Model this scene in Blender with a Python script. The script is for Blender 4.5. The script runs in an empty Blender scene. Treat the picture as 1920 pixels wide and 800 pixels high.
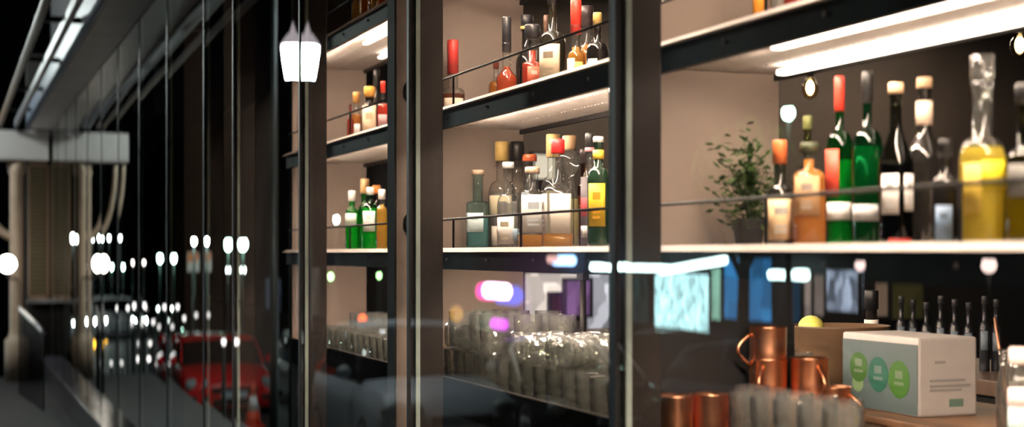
import bpy, bmesh, math, random
from mathutils import Vector, Matrix
random.seed(7)
PI = math.pi
C = bpy.context.scene.collection
F = 2667.0; PHI = math.radians(21.5); VH = 475.0
EYE = 3.15          # eye level above the street
D = 1.12            # distance of the glass front from the eye
ctan, stan = math.cos(PHI), math.sin(PHI)

# ------------------------------------------------------------------ places
def th(u): return PHI + math.atan((u - 960.0) / F)
def depth(p): return p[1] * ctan + p[0] * stan
def at(u, x, h):
    return Vector((x, x / math.tan(th(u)), EYE + h))
def atv(u, v, x):
    p = at(u, x, 0); p.z = EYE + (VH - v) * depth(p) / F
    return p
def street(u, v, x):          # where a thing of the street stands whose image the glass shows
    xv = 2 * D - x
    y = xv / math.tan(th(u))
    return Vector((x, y, EYE + (VH - v) * depth((xv, y)) / F))

# ------------------------------------------------------------------ materials
MATS = {}
def mat(name, col=(.5, .5, .5), rough=.5, metal=0., trans=0., ior=1.45, emit=None, es=0., noise=.0, nscale=20., bump=0., bscale=60., spec=.5, coat=0.):
    if name in MATS: return MATS[name]
    m = bpy.data.materials.new(name); m.use_nodes = True
    nt = m.node_tree; b = nt.nodes['Principled BSDF']
    b.inputs['Base Color'].default_value = (*col, 1)
    b.inputs['Roughness'].default_value = rough
    b.inputs['Metallic'].default_value = metal
    b.inputs['Transmission Weight'].default_value = trans
    b.inputs['IOR'].default_value = ior
    b.inputs['Specular IOR Level'].default_value = spec
    b.inputs['Coat Weight'].default_value = coat
    if emit:
        b.inputs['Emission Color'].default_value = (*emit, 1)
        b.inputs['Emission Strength'].default_value = es
    if noise or bump:
        tc = nt.nodes.new('ShaderNodeTexCoord'); n = nt.nodes.new('ShaderNodeTexNoise')
        n.inputs['Scale'].default_value = nscale; n.inputs['Detail'].default_value = 5
        nt.links.new(tc.outputs['Object'], n.inputs['Vector'])
        if noise:
            r = nt.nodes.new('ShaderNodeValToRGB')
            r.color_ramp.elements[0].position = .3; r.color_ramp.elements[1].position = .7
            r.color_ramp.elements[0].color = (*[c * (1 - noise) for c in col], 1)
            r.color_ramp.elements[1].color = (*[min(1, c * (1 + noise)) for c in col], 1)
            nt.links.new(n.outputs['Fac'], r.inputs['Fac']); nt.links.new(r.outputs['Color'], b.inputs['Base Color'])
        if bump:
            n2 = nt.nodes.new('ShaderNodeTexNoise'); n2.inputs['Scale'].default_value = bscale
            nt.links.new(tc.outputs['Object'], n2.inputs['Vector'])
            bp = nt.nodes.new('ShaderNodeBump'); bp.inputs['Strength'].default_value = bump
            nt.links.new(n2.outputs['Fac'], bp.inputs['Height']); nt.links.new(bp.outputs['Normal'], b.inputs['Normal'])
    MATS[name] = m
    return m

def lit(name, col, s, var=0., scale=3.):
    """something that gives off light; var breaks it up (a lit shop window with things in it)"""
    if name in MATS: return MATS[name]
    m = bpy.data.materials.new(name); m.use_nodes = True
    nt = m.node_tree; nt.nodes.clear()
    o = nt.nodes.new('ShaderNodeOutputMaterial'); e = nt.nodes.new('ShaderNodeEmission')
    e.inputs['Color'].default_value = (*col, 1); e.inputs['Strength'].default_value = s
    if var:
        tc = nt.nodes.new('ShaderNodeTexCoord'); mp = nt.nodes.new('ShaderNodeMapping')
        mp.inputs['Scale'].default_value = (1, 1.6, .9)
        v = nt.nodes.new('ShaderNodeTexVoronoi'); v.inputs['Scale'].default_value = scale; v.distance = 'CHEBYCHEV'
        nt.links.new(tc.outputs['Object'], mp.inputs['Vector']); nt.links.new(mp.outputs['Vector'], v.inputs['Vector'])
        mr = nt.nodes.new('ShaderNodeSeparateColor'); nt.links.new(v.outputs['Color'], mr.inputs['Color'])
        ma = nt.nodes.new('ShaderNodeMapRange'); ma.inputs['To Min'].default_value = s * (1 - var); ma.inputs['To Max'].default_value = s * (1 + var)
        nt.links.new(mr.outputs['Red'], ma.inputs['Value']); nt.links.new(ma.outputs['Result'], e.inputs['Strength'])
    nt.links.new(e.outputs['Emission'], o.inputs['Surface'])
    MATS[name] = m
    return m

def schlick(nt, f0):
    g = nt.nodes.new('ShaderNodeNewGeometry'); d = nt.nodes.new('ShaderNodeVectorMath'); d.operation = 'DOT_PRODUCT'
    nt.links.new(g.outputs['Normal'], d.inputs[0]); nt.links.new(g.outputs['Incoming'], d.inputs[1])
    def mth(op, a, b=None):
        n = nt.nodes.new('ShaderNodeMath'); n.operation = op
        for i, q in enumerate((a, b)):
            if q is None: continue
            if isinstance(q, (int, float)): n.inputs[i].default_value = q
            else: nt.links.new(q, n.inputs[i])
        return n.outputs[0]
    c = mth('ABSOLUTE', d.outputs['Value'])
    k = mth('SUBTRACT', 1.0, c)
    return c, k, mth('ADD', mth('MULTIPLY', mth('POWER', k, 5.0), 1 - f0), f0), mth

def pane_glass():
    """a flat sheet: lets the view straight through and mirrors by Fresnel (both faces of the sheet together)"""
    m = bpy.data.materials.new('window_glass'); m.use_nodes = True; nt = m.node_tree; nt.nodes.clear()
    o = nt.nodes.new('ShaderNodeOutputMaterial'); mx = nt.nodes.new('ShaderNodeMixShader')
    t = nt.nodes.new('ShaderNodeBsdfTransparent'); g = nt.nodes.new('ShaderNodeBsdfGlossy')
    t.inputs['Color'].default_value = (.93, .96, .94, 1); g.inputs['Color'].default_value = (.97, 1, .98, 1); g.inputs['Roughness'].default_value = 0
    c, k, f, mth = schlick(nt, .04)
    r = mth('DIVIDE', mth('MULTIPLY', f, 2.0), mth('ADD', f, 1.0))
    nt.links.new(r, mx.inputs['Fac']); nt.links.new(t.outputs[0], mx.inputs[1]); nt.links.new(g.outputs[0], mx.inputs[2])
    nt.links.new(mx.outputs[0], o.inputs['Surface'])
    return m
def clear_face():
    m = bpy.data.materials.new('window_glass_inside'); m.use_nodes = True; nt = m.node_tree; nt.nodes.clear()
    o = nt.nodes.new('ShaderNodeOutputMaterial'); t = nt.nodes.new('ShaderNodeBsdfTransparent')
    nt.links.new(t.outputs[0], o.inputs['Surface']); return m
def shell(name, tint, edge=.35, brighten=0., rough=.02, f0=.05, kp=2.5):
    """thin bottle glass: tinted, darker where the wall is seen edge-on, mirroring by Fresnel"""
    if name in MATS: return MATS[name]
    m = bpy.data.materials.new(name); m.use_nodes = True; nt = m.node_tree; nt.nodes.clear()
    o = nt.nodes.new('ShaderNodeOutputMaterial'); mx = nt.nodes.new('ShaderNodeMixShader')
    t = nt.nodes.new('ShaderNodeBsdfTransparent'); g = nt.nodes.new('ShaderNodeBsdfGlossy'); g.inputs['Roughness'].default_value = .02
    c, k, f, mth = schlick(nt, f0)
    mc = nt.nodes.new('ShaderNodeMix'); mc.data_type = 'RGBA'
    mc.inputs[6].default_value = (*tint, 1); mc.inputs[7].default_value = (*[q * edge for q in tint], 1)
    nt.links.new(mth('POWER', k, kp), mc.inputs[0]); nt.links.new(mc.outputs[2], t.inputs['Color'])
    nt.links.new(f, mx.inputs['Fac']); nt.links.new(t.outputs[0], mx.inputs[1]); nt.links.new(g.outputs[0], mx.inputs[2])
    last = mx.outputs[0]
    if brighten:  # white diffuse share mixed in to make the glass look brighter
        df = nt.nodes.new('ShaderNodeBsdfDiffuse'); df.inputs['Color'].default_value = (.8, .8, .78, 1)
        m2 = nt.nodes.new('ShaderNodeMixShader'); m2.inputs['Fac'].default_value = brighten
        nt.links.new(last, m2.inputs[1]); nt.links.new(df.outputs[0], m2.inputs[2]); last = m2.outputs[0]
    g.inputs['Roughness'].default_value = rough
    nt.links.new(last, o.inputs['Surface'])
    MATS[name] = m
    return m
def liquid_mat(col):
    name = 'liquid_%d_%d_%d' % tuple(int(100 * c) for c in col)
    if name in MATS: return MATS[name]
    m = mat(name, col, .0, 0, trans=1, ior=1.34)
    nt = m.node_tree; b = nt.nodes['Principled BSDF']; o = nt.nodes['Material Output']
    sat = 1 - min(col) / max(col)
    tl = nt.nodes.new('ShaderNodeBsdfTranslucent'); df = nt.nodes.new('ShaderNodeBsdfDiffuse')
    for q in (tl, df): q.inputs['Color'].default_value = (*col, 1)
    m1 = nt.nodes.new('ShaderNodeMixShader'); m1.inputs['Fac'].default_value = .4
    m2 = nt.nodes.new('ShaderNodeMixShader'); m2.inputs['Fac'].default_value = .24 + .28 * sat
    nt.links.new(tl.outputs[0], m1.inputs[1]); nt.links.new(df.outputs[0], m1.inputs[2])
    nt.links.new(b.outputs[0], m2.inputs[1]); nt.links.new(m1.outputs[0], m2.inputs[2]); nt.links.new(m2.outputs[0], o.inputs['Surface'])
    return m

M_glass = pane_glass(); M_clear = clear_face()
M_sclear = shell('bottle_glass_clear', (.96, .97, .95), .3, .018)
M_steel = mat('black_steel', (.010, .009, .0085), .5, 0, noise=.3, nscale=30, bump=.05, spec=.25)
M_lip = mat('aluminium_lip', (.42, .375, .345), .5, 0, noise=.08, nscale=50)
M_under = mat('ribbed_metal', (.84, .76, .70), .45, .1, noise=.1, nscale=40)
M_gapdark = mat('dark_gap', (.02, .015, .012), .8)
M_panel = mat('taupe_panel', (.315, .25, .21), .55, 0, noise=.08, nscale=4, bump=.03, bscale=120)
M_mull = mat('bronze_frame', (.024, .020, .018), .35, .5, noise=.2, nscale=12)
M_gasket = mat('black_rubber', (.006, .006, .006), .5)
M_spacer = mat('glass_edge', (.36, .43, .39), .3, .3, noise=.1)
M_chrome = mat('chrome', (.8, .8, .82), .12, 1)
M_black = mat('matt_black', (.008, .008, .009), .6)
M_led = lit('led_tube', (1, .80, .66), 10)
M_ledd = lit('led_cove_dim', (1, .76, .60), 400)
M_ledc = lit('led_cove', (1, .76, .60), 340)

# ------------------------------------------------------------------ mesh helpers
class MB:
    def __init__(s): s.b = bmesh.new(); s.smooth = set()
    def box(s, x0, x1, y0, y1, z0, z1, rz=0, bev=0):
        r = bmesh.ops.create_cube(s.b, size=1)
        cx, cy, cz = (x0 + x1) / 2, (y0 + y1) / 2, (z0 + z1) / 2
        mtx = Matrix.Translation((cx, cy, cz)) @ Matrix.Rotation(rz, 4, 'Z') @ Matrix.Diagonal((abs(x1 - x0), abs(y1 - y0), abs(z1 - z0), 1))
        bmesh.ops.transform(s.b, matrix=mtx, verts=r['verts'])
        if bev:
            es = list({e for v in r['verts'] for e in v.link_edges})
            bmesh.ops.bevel(s.b, geom=es, offset=bev, segments=2, affect='EDGES', profile=.5)
        return s
    def loft(s, rings, cap0=True, cap1=True, smooth=True):
        vs = [[s.b.verts.new(p) for p in r] for r in rings]
        n = len(vs[0])
        for a, b in zip(vs, vs[1:]):
            for i in range(n):
                f = s.b.faces.new((a[i], a[(i + 1) % n], b[(i + 1) % n], b[i])); f.smooth = smooth
        if cap0: s.b.faces.new(list(reversed(vs[0])))
        if cap1: s.b.faces.new(vs[-1])
        return s
    def lathe(s, prof, n=32, exp=None, sy=1., o=(0, 0, 0), cap0=True, cap1=True, smooth=True):
        rings = []
        for q in prof:
            r, z = q[0], q[1]; e = q[2] if len(q) > 2 else 2.0
            ring = []
            for i in range(n):
                a = 2 * PI * i / n + PI / n
                ca, sa = math.cos(a), math.sin(a)
                k = r / ((abs(ca) ** e + abs(sa) ** e) ** (1 / e))
                ring.append((o[0] + k * ca, o[1] + k * sa * (sy if e > 2.05 else 1), o[2] + z))
            rings.append(ring)
        return s.loft(rings, cap0, cap1, smooth)
    def tube(s, pts, r, n=8, smooth=True):
        pts = [Vector(p) for p in pts]; rings = []
        rr = r if isinstance(r, (list, tuple)) else [r] * len(pts)
        for i, p in enumerate(pts):
            t = (pts[min(i + 1, len(pts) - 1)] - pts[max(i - 1, 0)]).normalized()
            up = Vector((0, 0, 1)) if abs(t.z) < .9 else Vector((1, 0, 0))
            a = t.cross(up).normalized(); b = t.cross(a).normalized()
            rings.append([p + rr[i] * (a * math.cos(2 * PI * k / n) + b * math.sin(2 * PI * k / n)) for k in range(n)])
        return s.loft(rings, True, True, smooth)
    def ball(s, c, r, seg=16, sc=(1, 1, 1)):
        q = bmesh.ops.create_uvsphere(s.b, u_segments=seg, v_segments=max(6, seg // 2), radius=r)
        bmesh.ops.transform(s.b, matrix=Matrix.Translation(c) @ Matrix.Diagonal((*sc, 1)), verts=q['verts'])
        for v in q['verts']:
            for f in v.link_faces: f.smooth = True
        return s
    def quad(s, *p):
        f = s.b.faces.new([s.b.verts.new(q) for q in p]); return f
    def build(s, name, m, parent=None):
        bmesh.ops.recalc_face_normals(s.b, faces=s.b.faces)
        me = bpy.data.meshes.new(name); s.b.to_mesh(me); s.b.free()
        for q in (m if isinstance(m, (list, tuple)) else [m]): me.materials.append(q)
        o = bpy.data.objects.new(name, me); C.objects.link(o)
        if parent: o.parent = parent
        return o

def tag(o, label=None, cat=None, group=None, kind=None):
    if label: o['label'] = label
    if cat: o['category'] = cat
    if group: o['group'] = group
    if kind: o['kind'] = kind
    return o
def thing(name, label, cat, loc=(0, 0, 0), rz=0, group=None):
    o = bpy.data.objects.new(name, None); C.objects.link(o)
    o.empty_display_size = .05
    o.location = loc; o.rotation_euler = (0, 0, rz)
    return tag(o, label, cat, group)
def struct(name, mb, m, label, cat, parent=None):
    return tag(mb.build(name, m, parent), label, cat, None, 'structure')
def copy_thing(o, loc, rz=0, label=None):
    c = o.copy(); C.objects.link(c); c.location = loc; c.rotation_euler = (0, 0, rz)
    if label: c['label'] = label
    for ch in o.children:
        d = ch.copy(); C.objects.link(d); d.parent = c
    return c

# ================================================================== SHELL OF THE BAR
H0, H1, H2 = .0165, .428, .838            # shelf lip tops above eye level
HC = -.394                                # counter under the shelves
GB, GT = -1.24, 1.50                      # bottom and top of the glass front
FL = 1.6                                  # floor of the bar and of the raised pavement
joints = [-.17, 1.08, 2.33, 3.58, 4.84, 6.09, 6.85, 8.10, 9.36, 10.61, 11.86, 13.11, 14.37, 15.62, 16.87, 18.10]

def pane(i, y0, y1):
    bm = MB(); n = 28; w = y1 - y0; sag = .0015 * w / 1.25 * random.uniform(.85, 1.15); t = .012
    tilt = random.uniform(-.0004, .0004)
    g0, g1 = y0 + .006, y1 - .006
    fr = []; bk = []
    for k in range(n + 1):
        q = k / n; y = g0 + (g1 - g0) * q
        x = D - sag * (1 - (2 * q - 1) ** 2) + tilt * (q - .5) * w
        fr.append((x, y)); bk.append((x + t, y))
    z0, z1 = EYE + GB, EYE + GT
    b = bm.b
    nz = 6
    def V(p, j): return b.verts.new((p[0], p[1], z0 + (z1 - z0) * j / nz))
    for sheet, mi in ((fr, 0), (bk, 1)):
        g = [[V(p, j) for j in range(nz + 1)] for p in sheet]
        for k in range(n):
            for j in range(nz):
                f = b.faces.new((g[k][j], g[k][j + 1], g[k + 1][j + 1], g[k + 1][j])); f.smooth = True; f.material_index = mi
    for k in range(n):
        for j in (0, nz):
            f = b.faces.new((V(fr[k], j), V(fr[k + 1], j), V(bk[k + 1], j), V(bk[k], j))); f.material_index = 1
    for k in (0, n):
        f = b.faces.new((V(fr[k], 0), V(fr[k], nz), V(bk[k], nz), V(bk[k], 0))); f.material_index = 1
    o = struct('window_%d' % i, bm, (M_glass, M_clear), 'clear shopfront glass pane, %s along the glass front' % ORD[i], 'window')
    return o
ORD = ['', 'nearest', 'second from the near end', 'third from the near end, before the yellow bottles', 'fourth from the near end, before the clear bottles',
       'fifth from the near end, before the green bottles', 'sixth from the near end', 'narrow seventh pane from the near end', 'eighth from the near end', 'ninth from the near end',
       'tenth from the near end', 'eleventh from the near end', 'twelfth from the near end', 'third from the far end', 'second from the far end', 'at the far end']
for i in range(len(joints) - 1):
    w = pane(i + 1, joints[i], joints[i + 1])
    # the mullion, gasket and glass edge at the far side of this pane
    y = joints[i + 1]
    z0, z1 = EYE + GB, EYE + GT
    MB().box(D + .026, D + .096, y + .004, y + .088, z0, z1, bev=.004).build('mullion', M_mull, w)
    MB().box(D - .003, D + .02, y - .004, y + .014, z0, z1).build('gasket', M_gasket, w)
    MB().box(D + .0125, D + .0255, y - .016, y + .003, z0, z1, bev=.002).build('glazing_bead', M_spacer, w)

# plinth, sill, floor, ceiling, walls
M_granite = mat('dark_granite', (.02, .02, .023), .25, 0, noise=.4, nscale=90)
M_dwall = mat('dark_brown_wall', (.06, .048, .042), .7, 0, noise=.15, nscale=3)
M_ceil = mat('dark_ceiling', (.045, .038, .034), .8)
struct('wall_plinth', MB().box(1.03, 1.16, -1, 18.1, 0, EYE + GB - .04), M_granite, 'dark granite plinth wall under the glass front', 'wall')
struct('trim_1', MB().box(1.0, 1.15, -1, 18.1, EYE + GB - .04, EYE + GB, bev=.006), mat('sill_stone', (.05, .045, .06), .18, 0, noise=.2), 'dark polished sill ledge along the foot of the glass', 'trim')
struct('floor', MB().box(1.16, 9, -1.5, 9.2, FL - .1, FL), mat('bar_floor', (.05, .04, .035), .5, 0, noise=.2), 'dark floor inside the bar', 'floor')
struct('ceiling', MB().box(1.16, 9, -1.5, 18.1, 4.9, 5.0), M_ceil, 'dark ceiling of the bar', 'ceiling')
struct('wall_far', MB().box(1.30, 9, 9.0, 9.2, FL, 4.9), M_dwall, 'brown wall at the far end of the bar room', 'wall')
struct('wall_back', MB().box(9.0, 9.2, -1.5, 9.2, FL, 4.9), M_dwall, 'brown back wall of the bar room', 'wall')
struct('wall_near', MB().box(1.16, 9, -1.7, -1.5, FL, 4.9), M_dwall, 'brown wall at the near end of the bar room', 'wall')
struct('wall_upper', MB().box(1.12, 1.4, -1.5, 18.1, EYE + GT, 8.5), mat('upper_wall', (.03, .03, .032), .8, noise=.2), 'dark wall above the glass front', 'wall')
struct('wall_partition', MB().box(1.26, 1.9, 6.32, 6.42, FL, 4.9), M_black, 'black partition beyond the end of the shelves', 'wall')

# ------------------------------------------------------------------ shelving units
XF, XB = 1.35, 1.68
def plank(bm, x0, x1, y0, y1, z, pitch=.011):
    n = int((y1 - y0) / pitch); b = bm.b
    rows = []
    for k in range(n + 1):
        y = y0 + (y1 - y0) * k / n; dz = -.0025 if k % 2 else 0.0
        rows.append([b.verts.new((x0, y, z + dz)), b.verts.new((x1, y, z + dz)), b.verts.new((x1, y, z + .006)), b.verts.new((x0, y, z + .006))])
    for p, q in zip(rows, rows[1:]):
        for i in range(4): b.faces.new((p[i], p[(i + 1) % 4], q[(i + 1) % 4], q[i]))
    b.faces.new(rows[0]); b.faces.new(rows[-1])

def shelf_unit(y0, y1, label, posts, leds, dark=False):
    leds[0].extend([(1.56, y0 + .1, y1 - .25)] if dark else [(1.45, y0 + .1, y1 - .6), (1.58, y0 + .1, y1 - .6)])  # extra unseen tubes added under the lowest shelf to brighten the glassware
    t = thing('shelving_unit', label, 'shelf', (0, 0, 0), 0, 'black steel shelving units behind the glass')
    MB().box(XF + .012, XB + .01, y1 - .02, y1, EYE - .02 if dark else EYE + HC + .001, EYE + 1.25, bev=.002).build('side_panel', M_panel, t)
    if dark: MB().box(XF + .012, XB + .05, y1 - .02, y1, EYE + HC + .001, EYE - .022, bev=.002).build('lower_panel', M_black, t)  # black sheet added so the space under the shelf stays dark
    for si, (h, ys) in enumerate(((H0, posts), (H1, posts), (H2, posts))):
        top = EYE + h; ft = .0625
        sh = MB().box(XF - .012, XF + .003, y0, y1, top - ft, top - .009).box(XB - .004, XB + .006, y0, y1, top - ft + .012, top)
        sh = sh.build('shelf', M_steel, t)
        MB().box(XF + .003, XB - .004, y0 + .002, y1 - .022, top - .02, top - .006).build('deck', M_under, sh)
        MB().loft([[(XF - .030, yy, top - .0125), (XF - .013, yy, top), (XF + .012, yy, top), (XF + .012, yy, top - .0125)] for yy in (y0, y1)], smooth=False).build('shelf_lip', M_lip, sh)
        yy = y0 + .21
        while yy < y1:
            MB().ball((XF - .012, yy, top - ft * .55), .0055, 10).build('bolt', M_chrome, sh); yy += .33
        pw = (XB - XF - .03) / 3
        for k in range(3):
            pb = MB(); xa = XF + .020 + k * (pw + .005)
            plank(pb, xa, xa + pw, y0 + .004, y1 - .024, top - ft + .028)
            pb.build('deck_plank', M_under, sh)
        # guard rail
        rl = MB().tube([(XF - .004, y0 + .01, top + .083 * 1.0), (XF - .004, y1 - .03, top + .083)], .0036)
        for yp in ys: rl.tube([(XF - .004, yp, top - .03), (XF - .004, yp, top + .083)], .0035)
        rl.build('guard_rail', M_steel, t)
        # light tubes, and an unseen strip added behind the fascia to brighten the bay
        for (xa, ya, yb) in leds[si]:
            MB().box(xa - .013, xa + .013, ya, yb, top - ft + (.004, .006, .004)[si], top - ft + (.015, .018, .015)[si], bev=.004).build('light_tube', M_led, t)
        dim = si > 0 and len(leds[si]) > 0 and not (si == 1 and y0 < 3 and y0 > 2)
        MB().box(XF + .005, XF + .015, y0 + .1, y1 - .30, top - ft + (.016 if dim else .0055), top - ft + (.023 if dim else .0125)).build('cove_light', M_ledd if dim else M_ledc, t)
    return t
U1 = shelf_unit(1.12, 2.71, 'steel shelving unit with yellow and green bottles and bright light tubes', (1.663, 2.186),
                ([], [(1.400, 1.15, 2.24), (1.612, 1.15, 2.56)], [(1.405, 1.15, 2.2)]), True)
U2 = shelf_unit(2.712, 4.21, 'steel shelving unit with clear spirit bottles above crowded tumblers', (3.354, 3.877), ([], [(1.42, 2.75, 2.97), (1.6, 2.75, 3.3)], [(1.44, 2.75, 3.8), (1.6, 2.75, 3.9)]))
U3 = shelf_unit(4.212, 6.05, 'steel shelving unit at the far end with bright green bottles', (5.02, 5.56), ([], [(1.5, 4.3, 5.0)], [(1.44, 4.3, 5.15), (1.6, 4.3, 5.5)]))
p = at(1090, 1.66, 0); post_y = p.y
MB().box(1.655, 1.675, p.y - .02, p.y + .02, EYE - .075, EYE - .046).tube([(1.665, p.y, EYE - .05), (1.665, p.y, EYE + HC + .001)], .009, 10).build('support_post', M_steel, U2)
# the cabinet sash beside the second mullion with its two lock plates, and the black post behind it
st = thing('sash_stile', 'black-faced bronze sash stile with two oval lock plates beside the mullion', 'door frame', (D + .03, 3.80, EYE + GB))
MB().box(0, .062, 0, .07, 0, GT - GB, bev=.002).build('stile', mat('bronze_light', (.22, .175, .145), .4, 0, noise=.1), st)
MB().box(-.004, -.0005, .002, .07, 0, GT - GB).build('cover_strip', M_black, st)
for v in (168, 418):
    h = (VH - v) * 3.93 / F - GB
    lp = MB().lathe([(.013, 0), (.014, .002), (.014, .004), (.010, .006)], 16).build('lock_plate', M_mull, st)
    lp.rotation_euler = (PI / 2, 0, 0); lp.scale = (1, 2.1, 1); lp.location = (.036, -.0005, h)

# counter under the shelves
M_wood = mat('dark_wood', (.085, .05, .032), .4, 0, noise=.35, nscale=8)
bc = thing('back_counter', 'dark wooden counter under the shelves holding glasses and mugs', 'counter', (1.3, 1.0, FL))
zt = EYE + HC - FL
MB().box(0.03, 1.16, 0, 5.05, zt - .04, zt, bev=.004).build('worktop', M_wood, bc)
MB().box(.012, .028, 0, 5.05, zt - .06, zt + .042, bev=.003).build('front_lip', mat('lip_black', (.004, .004, .004), .9, spec=.1), bc)
MB().box(.05, 1.10, .05, 5.0, 0, zt - .04).build('cabinet', M_black, bc)

# ================================================================== BOTTLES
def prof_bottle(R, H, rn, sh, nk, e, style):
    """outline from the foot up: (radius, height, squareness)"""
    P = [(R * .86, 0, e), (R * .97, .006, e), (R, .014, e), (R, H * sh * .5, e), (R, H * sh, e)]
    n = 7
    for i in range(1, n + 1):
        q = i / n
        if style == 'round': r = rn + (R - rn) * math.sqrt(max(0, 1 - q * q)); z = H * (sh + (nk - sh) * q)
        elif style == 'slope': r = R + (rn - R) * (3 * q * q - 2 * q ** 3); z = H * (sh + (nk - sh) * q)
        else: r = rn + (R - rn) * (1 - q) ** 1.6; z = H * (sh + (nk - sh) * q)
        P.append((max(r, rn), z, e + (2 - e) * q))
    P += [(rn, H * (nk + (1 - nk) * .5), 2), (rn * .98, H * .965, 2), (rn * 1.16, H * .968, 2), (rn * 1.16, H, 2)]
    return P

def bottle(label, u, x, hs, wpx, vtop, glass='clear', liquid=None, fill=.8, cap=(.02, .02, .02), caph=.13, sh=.58, nk=.72, neck=.32, e=2, style='round',
           labels=(), capstyle='cap', caprad=1.25, group=None, sy=1., band=None):
    p = at(u, x, hs); d = depth(p); R = wpx * d / F / 2; H = (VH - vtop) * d / F - hs
    t = thing('bottle', label, 'bottle', (p.x, p.y, p.z - .0055), 0, group)
    rot = -PHI
    t.rotation_euler = (0, 0, rot)
    capH = H * caph; Hg = H - capH * (.75 if capstyle != 'stopper' else 1.0); rn = R * neck
    P = prof_bottle(R, Hg, rn, sh, nk, e, style)
    body = MB().lathe(P, 36, sy=sy)
    if glass == 'clear': gm = M_sclear
    elif isinstance(glass, tuple) and len(glass) == 4:      # dense dark glass
        gm = mat('dense_glass_%d_%d_%d' % tuple(int(1000 * c) for c in glass[:3]), glass[:3], .08, 0, spec=.6, noise=.1)
    else: gm = shell('tinted_glass_%d_%d_%d' % tuple(int(100 * c) for c in glass), glass, .35)
    body.build('glass_body', gm, t)
    if liquid:
        lm = liquid_mat(liquid)
        Hl = Hg * fill; LP = []
        for q in P[:-3]:
            r, z, ee = q[0] - .0025, max(q[1], .006), q[2]
            if z >= Hl:
                a = LP[-1]; k = (Hl - a[1]) / max(z - a[1], 1e-6)
                LP.append((a[0] + (r - a[0]) * k, Hl, a[2] + (ee - a[2]) * k)); break
            LP.append((r, z, ee))
        MB().lathe(LP, 36, sy=sy).build('liquid', lm, t)
    cm = mat('cap_%d_%d_%d' % tuple(int(100 * c) for c in cap), cap, .35, .0, noise=.12, nscale=60)
    cr = rn * caprad
    if capstyle == 'cork': MB().lathe([(cr, Hg), (cr, H), (cr * .95, H + .0)], 24).build('cork', cm, t)
    elif capstyle == 'stopper':
        MB().lathe([(rn * .9, Hg), (rn * .9, Hg + capH * .06), (rn * 1.05, Hg + capH * .12, 6), (rn * 1.05, Hg + capH * .95, 6), (rn * .9, H, 6)], 24).build('stopper', M_sclear, t)
    elif capstyle == 'wide': MB().lathe([(cr * .8, Hg * .995), (cr * 1.3, Hg + capH * .2), (cr * 1.35, H), (cr * 1.2, H + .003)], 28).build('cap', cm, t)
    else:
        MB().lathe([(cr, H - capH), (cr, H - .003), (cr * .9, H)], 24).build('cap', cm, t)
        if band: MB().lathe([(cr * 1.05, H - capH * .95), (cr * 1.05, H - capH * .75)], 24).build('cap_band', mat('band_%d_%d_%d' % tuple(int(100 * c) for c in band), band, .4), t)
    for L in labels:       # (from, to as share of height, half angle, centre angle, colour [, print colour])
        z0, z1, ha, ca, col = L[:5]
        bm = MB(); n = 14; rows = []
        for k in range(n + 1):
            a = -PI / 2 + math.radians(ca) + math.radians(ha) * (2 * k / n - 1)
            cs, sn = math.cos(a), math.sin(a)
            kk = ((R if z0 < sh else rn * 1.22) + .0012) / ((abs(cs) ** e + abs(sn) ** e) ** (1 / e))
            rows.append((kk * cs, kk * sn * (sy if e > 2.05 else 1)))
        for ofs, (a, b) in ((0, (0, 0)),):
            vs = [[bm.b.verts.new((q[0], q[1], H * z)) for q in rows] for z in (z0, z1)]
            for k in range(n): bm.b.faces.new((vs[0][k], vs[0][k + 1], vs[1][k + 1], vs[1][k])).smooth = True
        lo = bm.build('label', mat('label_%d_%d_%d' % tuple(int(100 * c) for c in col), col, .55, 0, noise=.06, nscale=90), t)
        so = lo.modifiers.new('thick', 'SOLIDIFY'); so.thickness = .0006
        if len(L) > 5:
            bm = MB(); i0, i1 = 4, 10
            for (fa, fb) in ((.62, .8), (.3, .36), (.18, .24)):
                vs = [[bm.b.verts.new((q[0] * 1.012, q[1] * 1.012, H * (z0 + (z1 - z0) * f))) for q in rows[i0:i1 + 1]] for f in (fa, fb)]
                for k in range(i1 - i0): bm.b.faces.new((vs[0][k], vs[0][k + 1], vs[1][k + 1], vs[1][k]))
            bm.build('label_print', mat('print_%d_%d_%d' % tuple(int(100 * c) for c in L[5]), L[5], .5), lo)
    return t

CREAM = (.72, .62, .48); WHITE = (.75, .72, .68); GOLD = (.55, .38, .12); RED = (.62, .04, .025); BLACK = (.012, .012, .012); CORK = (.55, .36, .22)
AMB = (.95, .36, .03); RAMB = (.85, .13, .02); CLR = (.97, .97, .95); YEL = (.98, .78, .06)
DK = (.010, .009, .008, 1); DKG = (.012, .03, .016, 1)
# --- right bay, middle shelf
bottle('dark bottle with orange-red cap and cream label, beside the amber bottle', 1462, 1.43, H0, 52, 258, DK, cap=(.62, .13, .04), caph=.22, sh=.52, nk=.7, neck=.42, labels=((.07, .45, 62, -5, (.66, .46, .26), (.35, .33, .3)),))
bottle('amber flask bottle with dark green cap, full of amber spirit', 1517, 1.46, H0, 63, 262, 'clear', AMB, .93, cap=(.05, .06, .03), caph=.085, sh=.70, nk=.80, neck=.38, e=3.5, style='round', caprad=1.5, labels=((.3, .68, 40, -18, (.40, .22, .10), (.25, .2, .16)),))
bottle('small pale bottle with slim olive neck behind the amber flask', 1514, 1.58, H0, 46, 212, (.6, .65, .4), (.5, .6, .2), .5, cap=(.2, .22, .08), caph=.1, style='slope', sh=.5, nk=.75)
bottle('bright green bottle with tall red cap', 1574, 1.50, H0, 50, 138, (.16, .75, .30), (.04, .52, .18), .6, cap=(.7, .05, .03), caph=.20, sh=.68, nk=.8, neck=.30, labels=((.3, .57, 45, -60, (.6, .06, .03)), (.16, .26, 60, -20, WHITE)), style='round')
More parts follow.
